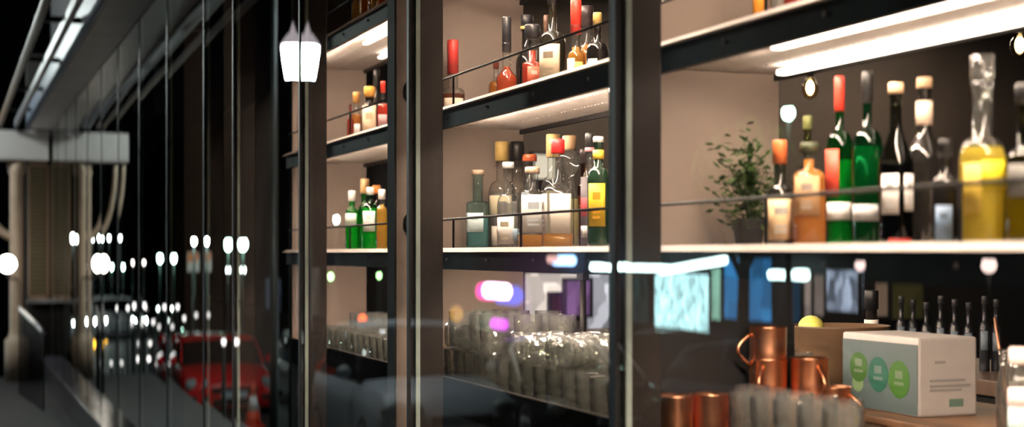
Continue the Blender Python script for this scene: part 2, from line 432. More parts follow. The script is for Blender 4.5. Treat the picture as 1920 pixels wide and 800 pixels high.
bottle('dark green bottle with black cap, beside the red-capped green bottle', 1626, 1.50, H0, 56, 128, (.10, .52, .28), (.02, .28, .14), .66, cap=BLACK, caph=.18, sh=.66, nk=.78, neck=.3, labels=((.15, .24, 55, -25, (.55, .55, .55)),))
bottle('dark bottle with tan cork and two white labels side by side', 1680, 1.48, H0, 64, 150, (.35, .36, .30), (.03, .03, .04), .55, cap=CORK, caph=.06, sh=.52, nk=.78, neck=.36, style='slope', labels=((.20, .44, 30, -36, WHITE, (.4, .4, .4)), (.22, .44, 22, 34, WHITE, (.45, .45, .45)), (.02, .05, 40, 0, (.35, .01, .01))))  # the red strip at the foot paints in red glints
bottle('black bottle with tan cork and silver neck foil', 1733, 1.56, H0, 66, 140, DK, cap=CORK, caph=.06, sh=.55, nk=.74, neck=.36, style='slope', labels=((.72, .86, 120, 0, (.55, .42, .32)),))
bottle('plain black bottle with small blue label, before the dark background', 1772, 1.44, H0, 52, 255, DK, cap=BLACK, caph=.15, sh=.6, nk=.75, neck=.4, labels=((.06, .38, 34, -22, (.16, .24, .36), (.1, .14, .2)),))
bottle('tall decanter bottle with glass stopper, yellow liqueur and yellow label', 1842, 1.45, H0, 90, 97, 'clear', YEL, .60, cap=CLR, caph=.14, capstyle='stopper', sh=.50, nk=.66, neck=.40, style='round', labels=((.30, .44, 34, 14, (.85, .68, .02)), (.17, .43, 22, -42, (.6, .42, .06))))
bottle('dark glass decanter bottle with yellow liqueur at the frame edge', 1925, 1.47, H0, 84, 150, (.5, .5, .25), YEL, .5, cap=BLACK, caph=.12, sh=.5, nk=.66, neck=.4, labels=((.3, .5, 60, -10, (.08, .08, .07)),))
p = at(1404, 1.50, H0)
pp = thing('potted_plant', 'small leafy plant in a dark pot at the end of the long shelf', 'plant', (p.x, p.y, p.z - .0055))  # added for the shaded patch and mirrored leaves on the panel
MB().lathe([(.022, 0), (.026, .004), (.033, .055), (.034, .058), (.030, .058), (.028, .045)], 24).build('pot', mat('pot_dark', (.008, .008, .008), .7), pp)
fb = MB()
for k in range(620):
    a = random.uniform(0, 2 * PI); rr = abs(random.gauss(0, .040)); c = Vector((rr * math.cos(a), min(.13, rr * math.sin(a)), .04 + abs(random.gauss(.085, .045))))
    d1 = Vector((math.cos(a), math.sin(a), random.uniform(-.6, .9))).normalized(); d2 = d1.cross(Vector((random.uniform(-1, 1), random.uniform(-1, 1), 1))).normalized()
    l, w = random.uniform(.008, .014), random.uniform(.004, .006)
    fb.quad(c - d1 * l, c + d2 * w, c + d1 * l, c - d2 * w)
for k in range(14):
    a = random.uniform(0, 2 * PI); fb.tube([(0, 0, .05), (.012 * math.cos(a), .012 * math.sin(a), .10), (.04 * math.cos(a), .04 * math.sin(a), random.uniform(.11, .17))], .0012, 5)
fb.build('foliage', mat('plant_leaf', (.022, .040, .008), .5, noise=.5, nscale=30), pp)
# --- middle bay, middle shelf
bottle('square pale teal bottle with tan cork, at the end of the row', 896, 1.49, H0, 43, 315, (.74, .93, .93), (.56, .86, .88), .42, cap=(.62, .45, .32), caph=.06, sh=.60, nk=.64, neck=.44, e=6, labels=((.22, .46, 38, -12, (.62, .76, .76), (.4, .55, .55)),))
bottle('tall clear bottle with gold foil cap', 941, 1.575, H0, 50, 262, 'clear', CLR, .62, cap=GOLD, caph=.18, sh=.60, nk=.74, neck=.42, labels=((.30, .50, 55, -10, (.62, .55, .38)), (.04, .22, 50, 0, (.72, .65, .55), (.45, .2, .08))))
bottle('clear bottle with ringed black cap behind the gold-capped bottle', 970, 1.635, H0, 42, 262, 'clear', CLR, .6, cap=(.02, .018, .016), caph=.18, sh=.6, nk=.74, neck=.5)
bottle('short clear bottle with round shoulders and white label', 953, 1.45, H0, 42, 300, 'clear', CLR, .58, cap=(.75, .76, .75), caph=.07, sh=.52, nk=.68, neck=.42, labels=((.06, .38, 50, -20, (.8, .78, .75), (.35, .3, .2)), (.1, .24, 22, 45, (.35, .5, .6))))
bottle('slim clear bottle with red-brown cap and white collar', 993, 1.60, H0, 44, 286, 'clear', CLR, .5, cap=(.48, .10, .04), caph=.07, sh=.55, nk=.7, neck=.5, labels=((.66, .8, 1, 0, WHITE),))
bottle('squat round bottle with cork and grey label, amber spirit low inside', 998, 1.46, H0, 56, 309, 'clear', (.95, .5, .08), .19, cap=(.52, .38, .27), caph=.08, sh=.60, nk=.76, neck=.40, labels=((.20, .66, 50, 4, (.60, .60, .56), (.35, .38, .4)),))
bottle('square clear bottle with red foil cap and pale label', 1046, 1.46, H0, 60, 257, 'clear', (.95, .55, .12), .16, cap=(.72, .03, .03), caph=.13, sh=.52, nk=.66, neck=.34, e=4, labels=((.14, .50, 34, 6, (.74, .68, .58)), (.14, .50, 16, -52, (.5, .47, .42), (.35, .33, .3))))
bottle('tall bottle with long gold cap behind the red foil cap', 1037, 1.62, H0, 44, 248, 'clear', (.96, .9, .7), .6, cap=(.58, .40, .17), caph=.20, sh=.6, nk=.75, neck=.48)
# bulb-topped decanter
def decanter():
    p = at(1068, 1.57, H0); d = depth(p); s = d / F
    t = thing('decanter', 'round globe-topped clear decanter with broad brown stopper', 'bottle', (p.x, p.y, p.z - .0055), -PHI)
    b = 465
    P = [(16, 0), (19, 2), (19, 60), (17, 95), (11, 125), (8, 135), (12, 142), (19, 155), (22, 168), (19, 180), (12, 187), (9, 190)]
    MB().lathe([(r * s, z * s) for r, z in P], 32).build('glass_body', M_sclear, t)
    MB().lathe([(r * s - .002, max(z * s, .004)) for r, z in P[:4]], 32).build('liquid', liquid_mat((.98, .88, .45)), t)
    MB().lathe([(9 * s, 186 * s), (11 * s, 190 * s), (14 * s, 211 * s), (13 * s, 213 * s)], 28).build('stopper', mat('stopper_brown', (.30, .19, .10), .45, noise=.2), t)
decanter()
bottle('brown-necked bottle with dark cap between decanter and clear bottle', 1096, 1.63, H0, 30, 275, (.5, .3, .15), (.5, .2, .05), .6, cap=(.03, .02, .02), caph=.14, sh=.6, nk=.75, neck=.5)
bottle('clear bottle with black cap, pink neck band and red and black label', 1106, 1.52, H0, 34, 245, 'clear', (.95, .9, .75), .6, cap=BLACK, caph=.17, sh=.58, nk=.72, neck=.42, labels=((.02, .62, 34, -45, (.05, .04, .05)), (.28, .44, 30, -45, (.6, .05, .06)), (.1, .2, 30, -45, (.7, .7, .7))), band=(.65, .2, .22))
bottle('black bottle with large yellow label and white cap', 1122, 1.45, H0, 42, 252, DKG, cap=(.75, .68, .62), caph=.05, sh=.62, nk=.76, neck=.38, labels=((.20, .58, 46, -14, (.85, .56, .03), (.7, .35, .02)), (.80, .88, 180, 0, (.75, .5, .05))))
# --- left bay, middle shelf
bottle('bright green bottle with white cap, first of the green group', 660, 1.47, H0, 25, 355, (.25, .88, .38), (.08, .78, .22), .72, cap=WHITE, caph=.17, sh=.70, nk=.82, neck=.45, labels=((.42, .62, 55, -10, (.62, .68, .6)),))
bottle('green bottle with tall tan cap in the middle of the green group', 684, 1.60, H0, 27, 333, (.2, .75, .32), (.05, .55, .16), .7, cap=(.58, .36, .16), caph=.20, sh=.6, nk=.76, neck=.5)
bottle('green bottle with white front label and thin white cap', 694, 1.45, H0, 32, 348, (.25, .85, .40), (.08, .72, .24), .74, cap=(.7, .72, .7), caph=.12, sh=.66, nk=.82, neck=.34, labels=((.30, .62, 44, -4, (.72, .74, .72), (.5, .6, .5)),))
bottle('amber yellow bottle beside the green group', 716, 1.47, H0, 22, 352, 'clear', (.98, .55, .03), .85, cap=WHITE, caph=.16, sh=.72, nk=.82, neck=.5)
bottle('small amber bottle with orange cap at the near end of the green group', 706, 1.62, H0, 26, 345, (.8, .5, .2), (.8, .3, .03), .7, cap=(.6, .2, .04), caph=.12, sh=.6, nk=.75, neck=.5)
# --- middle bay, upper shelf
bottle('clear round-shouldered bottle with drooping red wax cap and dark rum', 849, 1.41, H1, 46, 72, 'clear', (.35, .08, .03), .40, cap=(.62, .06, .05), caph=.46, sh=.40, nk=.54, neck=.42, caprad=1.1, labels=((.02, .20, 50, 8, CREAM),))
bottle('slim tapering bottle of red-amber brandy with long black capsule', 950, 1.47, H1, 40, 28, 'clear', RAMB, .62, cap=(.02, .02, .022), caph=.40, sh=.42, nk=.60, neck=.38, style='slope', caprad=1.15)
bottle('small amber bottle half hidden beside the slim brandy bottle', 930, 1.56, H1, 28, 110, 'clear', AMB, .7, cap=(.2, .05, .03), caph=.15)
bottle('round red-amber bottle with flared black cap and square label', 998, 1.47, H1, 50, 45, 'clear', (.85, .08, .02), .80, cap=(.02, .022, .026), caph=.24, sh=.48, nk=.62, neck=.34, caprad=1.3, capstyle='wide', labels=((.12, .42, 30, 8, (.50, .10, .05), (.7, .6, .5)),))
bottle('dark bottle with gold ringed black cap behind the round amber bottle', 988, 1.60, H1, 42, 25, DK, cap=(.02, .02, .02), caph=.16, sh=.55, nk=.7, neck=.45, band=GOLD)
bottle('large dark wine-shaped bottle with cream script label', 1036, 1.47, H1, 50, -14, (.016, .015, .010, 1), cap=BLACK, caph=.1, sh=.52, nk=.68, neck=.30, style='round', labels=((.10, .48, 52, -22, (.66, .55, .38), (.25, .2, .14)),))
bottle('brown flat-topped bottle behind the large dark bottle', 1024, 1.62, H1, 26, 25, (.10, .05, .03, 1), cap=(.12, .07, .05), caph=.2)
bottle('amber bottle with bright red neck sleeve', 1080, 1.50, H1, 34, -4, 'clear', (.98, .48, .05), .66, cap=(.72, .05, .03), caph=.38, sh=.48, nk=.60, neck=.55, labels=((.05, .34, 30, -40, CREAM), (.16, .3, 30, 12, (.75, .45, .12))), caprad=1.1)
bottle('amber bottle with broad black cap near the steel post', 1100, 1.62, H1, 34, 8, 'clear', (.9, .35, .03), .7, cap=(.03, .02, .02), caph=.22, neck=.6, sh=.5, nk=.66)
bottle('dark bottle with cream framed label next to the post', 1120, 1.50, H1, 42, 20, DK, cap=GOLD, caph=.18, sh=.5, nk=.68, labels=((.05, .34, 26, -30, CREAM, (.2, .12, .05)),))
# --- left bay, upper shelf
bottle('narrow dark red bottle at the far end of the upper row', 657, 1.47, H1, 13, 192, (.14, .02, .012, 1), cap=(.1, .02, .02), caph=.1)
bottle('amber whisky bottle with white label and dark cap', 668, 1.50, H1, 20, 170, 'clear', AMB, .7, cap=(.45, .22, .06), caph=.2, sh=.6, nk=.74, neck=.55, labels=((.22, .42, 50, 0, WHITE),))
bottle('broad bottle with large beige label and orange cap', 693, 1.50, H1, 28, 160, (.5, .35, .2), (.6, .3, .1), .6, cap=(.62, .30, .06), caph=.18, sh=.72, nk=.8, neck=.6, labels=((.04, .66, 62, 0, (.68, .50, .34), (.5, .35, .22)),))
bottle('tall black bottle behind the beige label', 706, 1.62, H1, 24, 128, DK, cap=BLACK, caph=.2, neck=.42)
bottle('red bottle beside the black post in the upper row', 718, 1.46, H1, 24, 150, 'clear', (.8, .06, .02), .7, cap=RED, caph=.2, labels=((.2, .4, 40, 0, (.5, .3, .3)),))
# --- left bay, top shelf
for k, (u, c, vt) in enumerate(((668, (.9, .5, .15), -40), (684, (.85, .3, .05), -55), (702, (.92, .55, .2), -60), (716, (.8, .2, .04), -70))):
    bottle(['pale amber bottle with white label, far end of the top shelf', 'orange bottle second on the top shelf', 'honey-coloured bottle third on the top shelf', 'red-amber bottle on the top shelf by the post'][k],
           u, 1.47, H2, 17, vt, 'clear', c, .75, cap=WHITE, caph=.12, neck=.45, labels=((.06, .3, 50, 0, CREAM),))
# --- right bay, upper shelf
bottle('orange liqueur bottle at the end of the upper right row', 1424, 1.50, H1, 26, -190, 'clear', (.95, .38, .03), .8, cap=BLACK, caph=.12, labels=((.12, .5, 70, 0, (.8, .3, .03)),))
bottle('clear bottle beside the orange liqueur on the upper right shelf', 1458, 1.52, H1, 30, -200, 'clear', CLR, .7, cap=BLACK, caph=.12)
bottle('dark red bottle on the upper right shelf', 1484, 1.54, H1, 28, -200, (.12, .015, .01, 1), cap=RED, caph=.12)
bottle('second orange bottle on the upper right shelf', 1510, 1.56, H1, 30, -190, 'clear', (.9, .2, .03), .8, cap=BLACK, caph=.12)

# ================================================================== GLASSES, MUGS AND THE COUNTER
M_gl = shell('tumbler_glass', (.97, .98, .96), .04, .03, .07, .11, 1.9)
def crystal():
    nt = M_gl.node_tree; o = nt.nodes['Material Output']; last = o.inputs['Surface'].links[0].from_socket
    g = nt.nodes.new('ShaderNodeBsdfGlass'); g.inputs['IOR'].default_value = 1.48; g.inputs['Roughness'].default_value = .03
    m = nt.nodes.new('ShaderNodeMixShader'); m.inputs['Fac'].default_value = .14
    nt.links.new(last, m.inputs[1]); nt.links.new(g.outputs[0], m.inputs[2]); nt.links.new(m.outputs[0], o.inputs['Surface'])
crystal()
def tumbler_mesh(r, h, foot=.012, w=.0024, n=16):
    """cut glass: facets in a diamond pattern on the lower wall, a plain rim, a thick foot"""
    m = MB(); b = m.b; rings = []
    lev = [(0, .80), (.05, .90), (.16, .86), (.27, .94), (.38, .89), (.49, .97), (.60, .92), (.72, .99), (1, 1.0)]
    for i, (f, k) in enumerate(lev):
        off = (i % 2) * .5
        rings.append([b.verts.new((r * k * random.uniform(.985, 1.015) * math.cos(2 * PI * (j + off) / n), r * k * random.uniform(.985, 1.015) * math.sin(2 * PI * (j + off) / n), h * f)) for j in range(n)])
    for i in range(len(rings) - 1):
        p, q = rings[i], rings[i + 1]
        for j in range(n):
            k = (j + 1) % n
            if i % 2 == 0: b.faces.new((p[j], p[k], q[j])); b.faces.new((p[k], q[k], q[j]))
            else: b.faces.new((p[j], p[k], q[k])); b.faces.new((p[j], q[k], q[j]))
    inner = [[b.verts.new((r * k * math.cos(2 * PI * j / n), r * k * math.sin(2 * PI * j / n), z)) for j in range(n)] for k, z in ((1 - w / r, h - .0005), (.84, h * .45), (.74, foot))]
    for p, q in zip([rings[-1]] + inner, inner):
        for j in range(n): b.faces.new((p[j], p[(j + 1) % n], q[(j + 1) % n], q[j]))
    b.faces.new(inner[-1]); b.faces.new(rings[0])
    return m
def glass_proto(nm, r, h, label, group, cat='glass'):
    o = tumbler_mesh(r, h).build(nm, M_gl); return tag(o, label, cat, group)
def spread_glasses(proto, spots):
    for i, q in enumerate(spots):
        o = proto if i == 0 else proto.copy()
        if i: C.objects.link(o)
        o.location = q; o.rotation_euler = (0, 0, random.uniform(0, 6))
zc_ = EYE + HC + .0008
tall = glass_proto('highball_glass', .036, .150, 'tall clear highball glass in the back rows below the clear bottles', 'highball glasses in the back rows of the middle bay')
sp = []
for i in range(4):
    x = 1.70 + i * .078
    y = 2.95 + (i % 2) * .04
    while y < 4.12:
        if math.hypot(x - 1.665, y - post_y) > .056: sp.append((x + random.uniform(-.002, .002), y, zc_))
        y += .080
spread_glasses(tall, sp)
low = glass_proto('tumbler', .040, .112, 'clear rocks tumbler crowded at the front below the clear bottles', 'rocks tumblers in front in the middle bay')
sp = []
for i in range(4):
    x = 1.385 + i * .0845; y = 2.76 + (i % 2) * .042
    while y < 4.12:
        if math.hypot(x - 1.665, y - post_y) > .056: sp.append((x, y + random.uniform(-.001, .001), zc_))
        y += .0855
spread_glasses(low, sp)
# a second layer of tumblers standing on the first
low2 = low.copy(); C.objects.link(low2); tag(low2, 'clear rocks tumbler stacked on top of the front tumblers', 'glass', 'tumblers stacked on the front rows')
lay = [low2]
n_ = 0
for i in (0, 1, 2, 3):
    x = 1.385 + i * .0845; y = 2.80 + (i % 2) * .042
    while y < 4.07:
        if math.hypot(x - 1.665, y - post_y) > .10 and random.random() < .8 and y > 2.75 + .12 * (3 - i):
            o = low2 if n_ == 0 else low2.copy()
            if n_: C.objects.link(o)
            n_ += 1
            if random.random() < .45: o.location = (x, y, zc_ + .1125); o.rotation_euler = (0, 0, random.uniform(0, 6))
            else: o.location = (x - .02, y, zc_ + .1125 + .041); o.rotation_euler = (random.uniform(-.3, .3), PI / 2 + random.uniform(-.1, .1), random.uniform(-.9, .9))
        y += .0855
lt = glass_proto('highball_glass', .034, .155, 'tall clear highball glass below the bright green bottles', 'highball glasses below the green bottles')
spread_glasses(lt, [(1.53 + .075 * (k % 2), 4.35 + .0775 * (k // 2), zc_) for k in range(34)])
ll = glass_proto('tumbler', .038, .105, 'clear tumbler in the front row below the bright green bottles', 'tumblers below the green bottles')
spread_glasses(ll, [(1.38 + .08 * (k % 2), 4.35 + .081 * (k // 2), zc_) for k in range(32)])
rf = glass_proto('highball_glass', .036, .128, 'clear highball glass in the front row beside the copper mugs', 'highball glasses beside the copper mugs')
sp = []
for i in range(2):
    x = 1.42 + i * .078; y = x / .690
    while y < x / .590: sp.append((x, y, zc_)); y += .079
spread_glasses(rf, sp)

M_cop = mat('copper', (.95, .45, .25), .30, 1, noise=.08, nscale=30)
def mug(label, loc, rz, s=1.):
    t = thing('copper_mug', label, 'mug', loc, rz, 'copper mugs')
    r, h = .041 * s, .102 * s
    MB().lathe([(r * .92, 0), (r, .006), (r * 1.0, h * .5), (r * 1.02, h - .002), (r * 1.04, h), (r * .98, h), (r * .95, h * .5), (r * .9, .008)], 28).build('mug_body', M_cop, t)
    pts = [(r * .97 + math.sin(PI * k / 10) * .032 * s, 0, h * .15 + h * .7 * k / 10) for k in range(11)]
    MB().tube(pts, .0045 * s, 8).build('handle', M_cop, t)
    return t
def base(u, x, h=HC + .0008): return at(u, x, h)
mug('copper mug standing alone at the near side of the steel post', base(1262, 1.385), 1.2)
mug('copper mug second from the post beside the highball glasses', base(1330, 1.47), -.6)
q = base(1440, 1.62)
for k, l in enumerate(('lowest copper mug of the stack of three', 'middle copper mug of the stack of three', 'topmost copper mug of the stack of three')):
    mug(l, q + Vector((0, 0, .070 * k)), -1.5 - .9 * k, 1 - .02 * k)
q = base(1518, 1.70)
for k, l in enumerate(('lower copper mug of the stack of two before the wooden bowl', 'upper copper mug of the stack of two before the wooden bowl')):
    mug(l, q + Vector((0, 0, .070 * k)), -.4 - 1.3 * k)
mug('copper mug with its handle to the side between the two stacks', base(1490, 1.60), 2.6)
mug('copper mug behind the highball glasses next to the carton', base(1560, 1.80), -1.0)
# bowl with lemon
p = base(1572, 2.23)
bw = thing('wooden_bowl', 'large brown wooden bowl holding a lemon behind the copper mugs', 'bowl', p)
MB().lathe([(.06, 0), (.075, .01), (.11, .09), (.135, .195), (.138, .20), (.130, .20), (.105, .09), (.05, .02)], 40).build('bowl', mat('bowl_wood', (.11, .065, .035), .5, noise=.3, nscale=10), bw)
tag(MB().ball((p.x - .05, p.y + .055, p.z + .192), .033, 16, (1, 1.25, 1)).build('lemon', mat('lemon', (.75, .72, .14), .4, bump=.1)), 'yellow-green lemon lying in the wooden bowl', 'fruit')
# white carton with three green ovals on a board
yb0, yb1, xb0, xb1 = 2.676, 2.975, 2.05, 2.21
bd = tag(MB().box(1.98, 2.42, 2.28, 3.05, zc_, zc_ + .018, bev=.004).build('serving_board', mat('board_wood', (.20, .105, .055), .45, noise=.3, nscale=9)), 'brown wooden serving board under the white carton', 'board')
zb = zc_ + .0185; hb = .182
bx = thing('carton', 'white carton box with three green ovals on its teal side', 'box', (xb0, yb0, zb))
M_card = mat('white_card', (.42, .39, .37), .6, noise=.04)
MB().box(0, .165, 0, yb1 - yb0, 0, hb, bev=.006).build('box_body', M_card, bx)
Ly = yb1 - yb0
MB().box(-.0012, 0, .003, Ly - .004, .004, hb - .016).build('printed_side', mat('teal_print', (.062, .088, .092), .5, noise=.05, nscale=8), bx)
def oval(yc, zc2, ry, rz, m, name, off):
    b = MB(); ring = [(-off, yc + ry * math.cos(2 * PI * k / 28), zc2 + rz * math.sin(2 * PI * k / 28)) for k in range(28)]
    b.loft([ring, [(x - .0006, y, z) for x, y, z in ring]]); return b.build(name, m, bx)
for yc, zz, ry, rz, c, nm in ((.228, .100, .036, .036, (.025, .08, .010), 'g1'), (.150, .088, .039, .042, (.006, .07, .045), 'g2'), (.070, .082, .040, .044, (.025, .095, .005), 'g3')):
    o = oval(yc, zz, ry, rz, mat('oval_' + nm, c, .5), 'oval_emblem', .0014)
    b = MB().box(-.0026, -.0021, yc - .014, yc + .014, zz + .002, zz + .020).box(-.0026, -.0021, yc - .018, yc + .018, zz - .013, zz - .006)
    q = b.build('emblem_print', mat('emblem_pale_' + nm, tuple(min(1, .6 * w + .08) for w in c), .5), o)
oval(.232, .060, .022, .020, mat('oval_pale', (.14, .21, .10), .5), 'oval_emblem', .0011)
b = MB()
for z, x0, x1 in ((.080, .03, .13), (.068, .03, .145), (.058, .03, .12), (.122, .045, .075)):
    b.box(x0, x1, -.0008, .0002, z, z + .006)
b.build('small_print', mat('grey_print', (.26, .25, .24), .6), bx)
MB().box(.085, .125, -.0008, .0002, .022, .040).build('green_patch', mat('green_print', (.12, .19, .15), .6), bx)
# bottle behind the bowl, glass jug with a straw, clear bottle with yellow-green label
bottle('dark bottle with silver collar standing behind the wooden bowl', 1634, 2.42, HC, 46, 540, DK, cap=BLACK, caph=.18, labels=((.62, .72, 120, 0, (.6, .55, .5)),), neck=.45, sh=.5, nk=.68)
p = base(1906, 2.10)
jg = thing('glass_jug', 'clear glass jug with a copper straw leaning out', 'jug', (p.x, p.y, p.z))
MB().lathe([(.036, 0), (.04, .004), (.043, .10), (.034, .15), (.038, .19), (.036, .19), (.032, .15), (.040, .10), (.037, .012)], 28).build('jug_body', M_gl, jg)
MB().tube([(.0, .015, .02), (-.004, .062, .255)], .003).build('straw', M_cop, jg)
bottle('clear bottle with pink and yellow-green label at the bottom corner', 1925, 1.62, HC, 74, 645, 'clear', (.85, .85, .8), .5, cap=(.62, .5, .45), caph=.1, sh=.75, nk=.84, neck=.7, labels=((.62, .74, 80, 0, (.62, .48, .45)), (.40, .62, 80, 0, (.3, .4, .4)), (.2, .40, 80, 0, (.5, .52, .03))))
# the serving bar further in, with dark bottles in a row
br = thing('serving_bar', 'long dark serving bar behind the back counter', 'counter', (3.0, 2.6, FL))
MB().box(0, .6, 0, 4.2, zt - .05, zt, bev=.004).build('bar_top', M_wood, br)
MB().box(.06, .55, .05, 4.15, 0, zt - .05).build('bar_front', M_black, br)
for k, u in enumerate((1690, 1712, 1737, 1764, 1790, 1816, 1846, 1868)):
    bottle('dark bottle standing in a row on the serving bar', u, 3.22 + .04 * (k % 2), HC, 19, 552 + 6 * (k % 3), (.018, .02, .024, 1), cap=(.04, .04, .045), caph=.1, neck=.45, group='dark bottles in a row on the serving bar', labels=((.3, .55, 40, -20, (.16, .2, .24)),))
def beer_mug(u, x, label):
    p = base(u, x)
    t = thing('glass_mug', label, 'mug', p)
    MB().lathe([(.034, 0), (.037, .004), (.037, .14), (.0345, .14), (.034, .016)], 24).build('mug_body', M_gl, t)
    MB().tube([(-.02, .034 + .03 * math.sin(PI * k / 8), .03 + .09 * k / 8) for k in range(9)], .005).build('handle', M_gl, t)
beer_mug(1738, 2.62 - .25, 'clear glass mug with handle behind the white carton')

# pendant bulbs
def pendant(u, v, x, label):
    p = atv(u, v, x)
    t = thing('pendant_bulb', label, 'lamp', (p.x, p.y, p.z), 0, 'bare filament pendant bulbs')
    MB().lathe([(.012, .055), (.02, .04), (.036, .01), (.037, -.012), (.025, -.038), (.004, -.047)], 24).build('bulb_glass', shell('bulb_glass', (.9, .75, .5), .5), t)
    MB().ball((0, 0, .004), .018, 14, (1, 1, 1.7)).build('filament', lit('filament', (1, .78, .48), 30), t)
    MB().lathe([(.014, .05), (.016, .055), (.015, .10), (.006, .115)], 16).build('socket', M_black, t)
    MB().tube([(0, 0, .11), (0, 0, 4.9 - p.z)], .003, 6).build('cord', M_black, t)
pendant(1519, 166, 3.5, 'warm filament bulb hanging above the green bottles')
pendant(1912, 86, 3.7, 'warm filament bulb hanging at the upper corner above the yellow bottles')
def wall_fill(x, y, label, e):  # unseen ceiling lights added to brighten the far wall
    t = thing('ceiling_washer', label, 'lamp', (x, y, 4.9), 0, 'ceiling wall washers')
    MB().box(-.6, .6, -.06, .06, -.05, 0).build('housing', M_black, t)
    MB().box(-.56, .56, -.045, .045, -.056, -.05).build('diffuser', lit('washer_light', (1, .76, .55), e), t)
for k, x in enumerate((2.9, 4.6, 6.3)): wall_fill(x, 8.1, ['warm strip light on the ceiling before the far wall, nearest the glass', 'middle warm strip light on the ceiling before the far wall', 'warm strip light on the ceiling before the far wall, deepest in the room'][k], 110)
struct('trim_3', MB().box(1.95, 8.99, 8.994, 9.0, FL, EYE - .04), M_black, 'black wainscot along the foot of the far wall', 'trim')  # added sheet, holds the lower far wall in darkness
# things on the far wall of the room
def wall_panel(u0, u1, v0, v1, m, label, cat='picture', frame=True, yw=8.92):
    y = yw
    x0, x1 = y * math.tan(th(u0)), y * math.tan(th(u1)); d = depth(((x0 + x1) / 2, y))
    z0, z1 = EYE + (VH - v1) * d / F, EYE + (VH - v0) * d / F
    t = thing('wall_picture', label, cat, (x0, y, z0))
    MB().box(0, x1 - x0, 0, .03, 0, z1 - z0).build('picture_sheet', m, t)
    if frame:
        w = .02
        MB().box(-w, 0, -.01, .035, -w, z1 - z0 + w).box(x1 - x0, x1 - x0 + w, -.01, .035, -w, z1 - z0 + w).box(0, x1 - x0, -.01, .035, -w, 0).box(0, x1 - x0, -.01, .035, z1 - z0, z1 - z0 + w).build('frame', M_black, t)
    return t
wall_panel(984, 1082, 512, 640, lit('backlit_screen', (.95, .80, .70), 1.0, .6, 7), 'bright backlit display on the far wall above the tumblers', 'screen')  # its glow replaces the light of the room beyond
wall_panel(1100, 1180, 512, 640, lit('backlit_screen_cool', (.75, .72, .8), .8, .7, 7), 'cool backlit display beside the bright one on the far wall', 'screen')  # cooler part of the same added room glow
wall_panel(1034, 1076, 552, 612, mat('maroon_poster', (.10, .02, .025), .5), 'dark maroon poster hanging before the bright display', yw=8.84)
wall_panel(1062, 1106, 526, 590, lit('purple_lightbox', (.42, .20, .48), .5, .4, 5), 'purple light panel before the bright display', 'screen', yw=8.76)  # wall picture made to glow by its own colour
wall_panel(1640, 1664, 512, 592, lit('beige_lightbox', (.50, .32, .22), .28, .1), 'narrow beige light panel on the far wall', 'screen')  # plain wall panel, the light on it added as emission
wall_panel(1672, 1730, 520, 596, lit('olive_lightbox', (.30, .24, .08), .10, .2), 'dim olive light panel on the far wall beside the beige one', 'screen')  # plain wall panel, given emission for the light on it
wall_panel(1000, 1040, 290, 335, lit('white_lightbox', (1, .85, .66), 1.0, .1), 'small white light panel on the far wall behind the clear bottles', 'screen')
# people-free room: a round stool silhouette before the glowing sheets
for k, (u, x) in enumerate(((1046, 3.3), (1118, 3.85))):
    p = at(u, x, 0); t = thing('bar_stool', ['black bar stool before the bright display', 'black bar stool before the cool display'][k], 'stool', (p.x, p.y, FL))
    MB().lathe([(.17, .72), (.19, .735), (.19, .77), (.16, .79)], 28).build('seat', mat('stool_seat', (.09, .02, .02), .5), t)
    for a in range(4):
        c, s = math.cos(a * PI / 2 + .4), math.sin(a * PI / 2 + .4)
        MB().tube([(.2 * c, .2 * s, 0), (.12 * c, .12 * s, .73)], .012).build('leg', M_black, t)

# ================================================================== OUTSIDE: CANOPY AND PORTICO
M_canopy = mat('canopy_paint', (.42, .40, .40), .4, 0, noise=.12, nscale=2)
cn = thing('canopy', 'long pale metal canopy running along the top of the glass front', 'canopy', (0, 0, EYE + 1.5))
MB().box(.86, 1.118, 1.0, 18.05, .0, .30, bev=.006).build('soffit_box', M_canopy, cn)
MB().box(.70, .74, 1.0, 18.05, .02, .10, bev=.006).build('outer_rail', mat('rail_paint', (.14, .14, .16), .4, 0, noise=.15, nscale=2), cn)
MB().tube([(.54, 1.0, .05), (.54, 18.05, .05)], .03, 12).build('gutter_pipe', mat('copper_brown', (.16, .10, .065), .5, .2), cn)
MB().box(.835, .862, 1.0, 18.05, -.02, .33).build('edge_strip', mat('blue_grey_metal', (.10, .12, .16), .45, .2), cn)
for k in range(8): MB().box(.53, .87, 1.5 + 2.2 * k, 1.54 + 2.2 * k, .10, .14).build('bracket', M_steel, cn)
struct('trim_2', MB().box(.20, 1.10, 18.12, 18.42, EYE + 1.13, EYE + 1.48, bev=.01), mat('white_paint', (.48, .45, .44), .5, noise=.08, nscale=3), 'white beam of the portico across the end of the glass front', 'beam')
M_creamp = mat('cream_paint', (.36, .27, .20), .5, noise=.1, nscale=6)
pc = thing('portico_column', 'cream portico column with curved bracket under the white beam', 'column', (.735, 18.27, FL))
MB().lathe([(.14, 0), (.14, .5), (.10, .54), (.085, .6), (.08, 2.5), (.10, 2.53), (.12, EYE + 1.13 - FL)], 24).build('shaft', M_creamp, pc)
MB().tube([(-.02 - .42 * math.sin(PI / 2 * k / 10) ** 1.0, 0, 1.75 + .92 * (1 - math.cos(PI / 2 * k / 10))) for k in range(11)], .05, 10).build('bracket', M_creamp, pc)
gl = thing('globe_lamp', 'glowing white globe lamp on an arm by the portico column', 'lamp', (.60, 17.45, EYE - .12))
MB().ball((0, 0, 0), .10, 20).build('globe', lit('globe_light', (1, .88, .76), 26), gl)
MB().tube([(0, 0, -.1), (0, .05, -.16), (.1, .5, -.18), (.13, .80, -.18)], .015).build('arm', M_black, gl)
